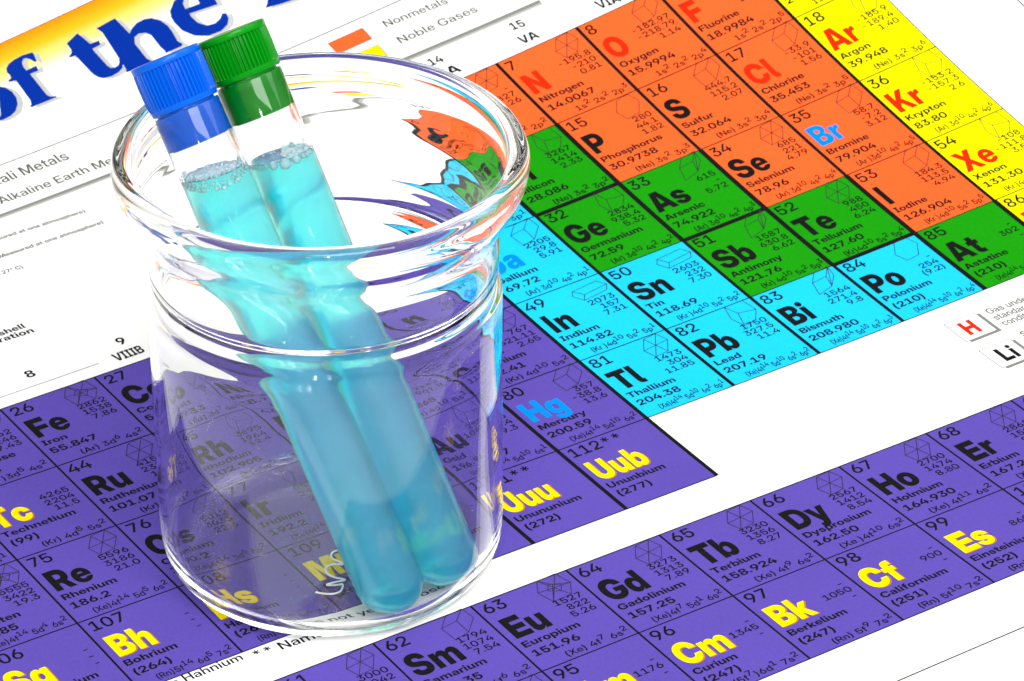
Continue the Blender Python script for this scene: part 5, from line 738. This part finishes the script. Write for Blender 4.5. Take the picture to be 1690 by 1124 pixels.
# white mark on the beaker's bottom
SW = [[-0.525, -0.593], [-0.499, -0.63], [-0.448, -0.679], [-0.396, -0.708], [-0.341, -0.705], [-0.292, -0.666], [-0.254, -0.605], [-0.282, -0.605], [-0.34, -0.584], [-0.403, -0.542], [-0.324, -0.543], [-0.255, -0.56], [-0.196, -0.572], [-0.233, -0.524], [-0.265, -0.488], [-0.286, -0.434], [-0.288, -0.37], [-0.271, -0.326], [-0.237, -0.3], [-0.195, -0.295], [-0.143, -0.313], [-0.091, -0.36], [-0.104, -0.291], [-0.126, -0.253], [-0.131, -0.202], [-0.115, -0.164], [-0.083, -0.136], [-0.052, -0.129], [-0.029, -0.135]]
cu = bpy.data.curves.new('mark', 'CURVE'); cu.dimensions = '3D'; cu.bevel_depth = 0.009*S; cu.bevel_resolution = 2
spn = cu.splines.new('NURBS'); spn.points.add(len(SW)-1); spn.order_u = 3; spn.use_endpoint_u = True
for q, p in zip(SW, spn.points): p.co = (q[0]*S, q[1]*S, 0.104*S, 1)
tmp = bpy.data.objects.new('tmp', cu); col.objects.link(tmp)
dg = bpy.context.evaluated_depsgraph_get()
me = bpy.data.meshes.new_from_object(tmp.evaluated_get(dg)); bpy.data.objects.remove(tmp)
smooth(me)
link('printed_mark', me, principled('white_enamel', (0.80, 0.80, 0.82), 0.3, 0.4), beaker)

# ------------------------------------------------------------------ test tubes
def add_mix(m, fac, colour, translucent=0.5, rough=0.5):
    """mix some scattering (diffuse + translucent) into a clear material"""
    n = m.node_tree; b = n.nodes['Principled BSDF']; o = n.nodes['Material Output']
    d = n.nodes.new('ShaderNodeBsdfDiffuse'); t = n.nodes.new('ShaderNodeBsdfTranslucent')
    d.inputs[0].default_value = (*colour, 1); t.inputs[0].default_value = (*colour, 1)
    m1 = n.nodes.new('ShaderNodeMixShader'); m1.inputs[0].default_value = translucent
    n.links.new(d.outputs[0], m1.inputs[1]); n.links.new(t.outputs[0], m1.inputs[2])
    m2 = n.nodes.new('ShaderNodeMixShader'); m2.inputs[0].default_value = fac
    n.links.new(b.outputs[0], m2.inputs[1]); n.links.new(m1.outputs[0], m2.inputs[2])
    n.links.new(m2.outputs[0], o.inputs['Surface'])
    return m
plastic = glass('tube_plastic', (0.955, 0.966, 0.968), 0.05, 1.38)
liquid_m = glass('blue_liquid', (1.0, 1.0, 1.0), 0.20, 1.33)
n = liquid_m.node_tree; vs_ = n.nodes.new('ShaderNodeVolumeScatter'); va_ = n.nodes.new('ShaderNodeVolumeAbsorption'); ad_ = n.nodes.new('ShaderNodeAddShader')
vs_.inputs['Color'].default_value = (0.05, 0.50, 1.0, 1); vs_.inputs['Density'].default_value = 115; vs_.inputs['Anisotropy'].default_value = -0.5
va_.inputs['Color'].default_value = (0.0, 0.950, 1.0, 1); va_.inputs['Density'].default_value = 275
n.links.new(vs_.outputs[0], ad_.inputs[0]); n.links.new(va_.outputs[0], ad_.inputs[1]); n.links.new(ad_.outputs[0], n.nodes['Material Output'].inputs['Volume'])
bubble_m = add_mix(glass('bubble_film', (0.86, 0.98, 1.0), 0.0, 1.25), 0.52, (0.66, 0.93, 1.0), 0.0)
foam_m = add_mix(glass('foam', (0.80, 0.95, 1.0), 0.15, 1.15), 0.8, (0.80, 0.95, 1.0), 0.0)
RT, RI = 0.297, 0.262
UP = Vector((0, 0, 1))
def make_tube(P0, d, level, tcap, tring, tplug, capcol, label, foam, seed, spin, froth):
    rr = random.Random(seed)
    d = Vector(d).normalized()
    root = bpy.data.objects.new('test_tube', None); col.objects.link(root)
    q = d.to_track_quat('Z', 'Y')
    root.matrix_world = Matrix.Translation(Vector(P0)*S) @ q.to_matrix().to_4x4() @ Matrix.Rotation(spin, 4, 'Z')
    root.empty_display_size = 0.01
    tag(root, label, 'test tube')
    MI = root.matrix_world.to_3x3().inverted(); up = MI @ UP
    # wall: rounded bottom, open top
    t1 = tring-0.02
    po = [(RT*math.sin(a), -RT*math.cos(a)) for a in [math.pi/2*i/14 for i in range(15)]]
    pi_ = [(RI*math.sin(a), -RI*math.cos(a)) for a in [math.pi/2*i/14 for i in range(15)]]
    seg = [0.3*i for i in range(1, int(t1/0.3))]
    prof = po+[(RT, z) for z in seg]+[(RT, t1-0.02), (RT-0.006, t1), (RI+0.006, t1), (RI, t1-0.02)]+[(RI, z) for z in reversed(seg)]+list(reversed(pi_))
    me = lathe(prof, 72); me.name = 'tube_wall'; link('tube_wall', me, plastic, root)
    # liquid: level top although the tube leans
    RL = RI+0.003
    n = 72; v = []; f = []; rings = []
    pl = [(RL*math.sin(a), -RL*math.cos(a)) for a in [math.pi/2*i/12 for i in range(1, 13)]]
    v.append((0, 0, -RL*S)); bot = 0
    nl = (up+Vector((0, 0, 1))*2.0).normalized()          # the surface clings to the narrow tube
    def top_t(x, y): return level-(nl.x*x+nl.y*y)/nl.z
    for r, z in pl:
        rings.append([len(v)+k for k in range(n)]); v += [(r*math.cos(2*math.pi*k/n)*S, r*math.sin(2*math.pi*k/n)*S, z*S) for k in range(n)]
    for fr in (0.3, 0.6, 0.9, 1.0):
        rings.append([len(v)+k for k in range(n)])
        for k in range(n):
            x, y = RL*math.cos(2*math.pi*k/n), RL*math.sin(2*math.pi*k/n); v.append((x*S, y*S, (top_t(x, y)+0.012)*fr*S))
    for r in (0.95, 0.85, 0.5):                                    # meniscus creeping up the wall, then the level surface
        rings.append([len(v)+k for k in range(n)])
        for k in range(n):
            x, y = RL*r*math.cos(2*math.pi*k/n), RL*r*math.sin(2*math.pi*k/n); v.append((x*S, y*S, (top_t(x, y)+(0.003 if r > 0.9 else 0))*S))
    v.append((0, 0, top_t(0, 0)*S)); top = len(v)-1
    for k in range(n): f.append((bot, rings[0][(k+1) % n], rings[0][k]))
    for a, b in zip(rings, rings[1:]):
        for k in range(n): f.append((a[k], a[(k+1) % n], b[(k+1) % n], b[k]))
    for k in range(n): f.append((rings[-1][k], rings[-1][(k+1) % n], top))
    me = bpy.data.meshes.new('liquid'); me.from_pydata(v, [], f); me.update(); smooth(me, math.radians(50))
    liq = link('liquid', me, liquid_m, root)
    # bubbles along the edge of the surface
    camdir = MI @ (cam.matrix_world.translation-root.matrix_world.translation).normalized()
    a0 = math.atan2(camdir.y, camdir.x)
    bmesh_b = {}
    for ang, rad, off, inn in foam(rr):
        a = a0+ang; R_ = (RI+0.006-rad*(0.75 if inn == 1.0 else 1.0))*inn; x, y = R_*math.cos(a), R_*math.sin(a)
        key = round(rad, 3)
        if key not in bmesh_b:
            bm = bmesh.new(); bmesh.ops.create_icosphere(bm, subdivisions=3, radius=key*S)
            mb = bpy.data.meshes.new('bubble'); bm.to_mesh(mb); bm.free(); smooth(mb); mb.materials.append(bubble_m); bmesh_b[key] = mb
        o = bpy.data.objects.new('bubble', bmesh_b[key]); col.objects.link(o); o.parent = liq
        o.location = (x*S, y*S, (top_t(x, y)+off)*S)
    # foam lying on the surface
    a1, a2 = froth; v, f = [], []; NR, NA = 9, 64
    for i in range(NR+1):
        for k in range(NA+1):
            rad = (RI-0.004)*(i/NR); a = a0+a1+(a2-a1)*k/NA
            x, y = rad*math.cos(a), rad*math.sin(a); edge = min(1.0, 4*min(k, NA-k)/NA+0.2) if a2-a1 < 6.2 else 1.0
            q = [math.sin(37*x*7+i)*math.sin(41*y*7), rr.random()]
            v.append((x*S, y*S, (top_t(x, y)+0.006+edge*(0.010+0.006*q[0]+0.008*q[1]*(i > 0)))*S))
    for i in range(NR):
        for k in range(NA):
            p = i*(NA+1)+k; f.append((p, p+1, p+NA+2, p+NA+1))
    me = bpy.data.meshes.new('foam'); me.from_pydata(v, [], f); me.update(); smooth(me)
    fo = link('foam', me, foam_m, liq); fo['kind'] = 'stuff'
    # cap: ribbed skirt over the mouth, plug inside it
    L = tcap-tring; RC = 0.316; nr = 50; per = 6
    pc = [(0, tcap-0.004), (0.20, tcap-0.004), (0.235, tcap-0.004), (0.245, tcap), (0.296, tcap), (0.309, tcap-0.006), (0.314, tcap-0.016), (0.314, tcap-0.055), (0.311, tcap-0.062)]
    i_rib0 = len(pc)
    pc += [(RC-0.006, tcap-0.066), (RC-0.003, tcap-0.085), (RC, tcap-0.2), (RC-0.003, tring+0.075), (RC-0.004, tring+0.055)]
    i_rib1 = len(pc)-1
    pc += [(RC-0.009, tring+0.05), (RC-0.011, tring+0.012), (RC-0.018, tring), (RT+0.001, tring), (RT-0.01, tring+0.006)]
    def ribs(i, k, r, z):
        if i_rib0 <= i <= i_rib1:
            ph = (k % per)/per
            return r-0.025*(1.0 if ph in (3/6, 4/6) else 0.55 if ph in (2/6, 5/6) else 0.0)
        return r
    me = lathe(pc, nr*per, ribs); me.name = 'cap'; smooth(me, math.radians(28))
    cap = link('cap', me, capcol, root)
    pp = [(0, tplug+0.03), (0.20, tplug+0.03), (0.225, tplug), (RI-0.006, tplug), (RI+0.001, tplug+0.012), (RI+0.001, tplug+0.05), (RI+0.001, tplug+0.062), (RI+0.001, tring-0.12), (RI+0.004, tring-0.105), (RI+0.004, tring-0.085), (RI+0.001, tring-0.07), (RI+0.001, tring+0.004)]
    me = lathe(pp, 96); me.name = 'plug'; smooth(me, math.radians(40))
    link('plug', me, capcol, cap)
    return root
def cap_mat(name, colour):
    m = principled(name, colour, 0.22, 0.15)
    b = m.node_tree.nodes['Principled BSDF']
    b.inputs['Subsurface Weight'].default_value = 0.0; b.inputs['Subsurface Radius'].default_value = (0.2, 0.4, 0.8); b.inputs['Subsurface Scale'].default_value = 0.002
    return m
blue_cap = cap_mat('blue_cap_plastic', (0.0, 0.098, 0.60))
green_cap = cap_mat('green_cap_plastic', (0.0, 0.22, 0.004))
def foam_many(rr):
    r = []
    for row, (n, rad, off) in enumerate(((19, 0.021, -0.012), (22, 0.017, 0.016), (24, 0.014, 0.040), (22, 0.012, 0.058))):
        for i in range(n):
            a = -1.9+3.8*(i+0.5*(row % 2))/n+rr.uniform(-.05, .05)
            dip = (0.085, 0.06, 0.03, 0.01)[row]*max(0, math.cos(a))
            r.append((a, rad*rr.uniform(.6, 1.3), off-dip+rr.uniform(-.008, .008), 1.0))
    for i in range(150):
        a = rr.uniform(0, 6.28); r.append((a, rr.choice((.009, .012, .014, .018, .022)), rr.uniform(0, .018), math.sqrt(rr.uniform(.02, .95))))
    return r
def foam_few(rr):
    r = []
    for a, rad in ((-1.4, .016), (-1.22, .021), (-1.02, .018), (-.82, .027), (-.58, .022), (-.34, .036), (.06, .050), (.47, .038), (.74, .024), (.95, .030), (1.16, .024), (1.38, .02)):
        r.append((a, rad, -rad*0.55, 1.0))
    for i in range(70):
        a = rr.uniform(0.2, 2.9); r.append((a, rr.choice((.010, .013, .017, .023)), rr.uniform(0, .03), math.sqrt(rr.uniform(.35, 1))))
    for i in range(22):
        a = rr.uniform(-3, 0.2); r.append((a, rr.choice((.008, .011, .014)), rr.uniform(0, .01), math.sqrt(rr.uniform(.6, 1))))
    return r
make_tube((-0.11, -1.150, 0.398), (-0.1080, 0.5455, 0.8362), 3.850, 4.930, 4.471, 4.132, blue_cap,
          'plastic test tube of blue liquid closed by the blue ribbed cap, leaning in the beaker', foam_many, 3, 0.3, (0.0, 6.2832))
make_tube((0.50, -1.04, 0.398), (-0.0972, 0.5320, 0.8470), 3.750, 4.916, 4.497, 4.129, green_cap,
          'plastic test tube of blue liquid closed by the green ribbed cap, leaning in the beaker', foam_few, 5, 0.9, (0.25, 2.9))
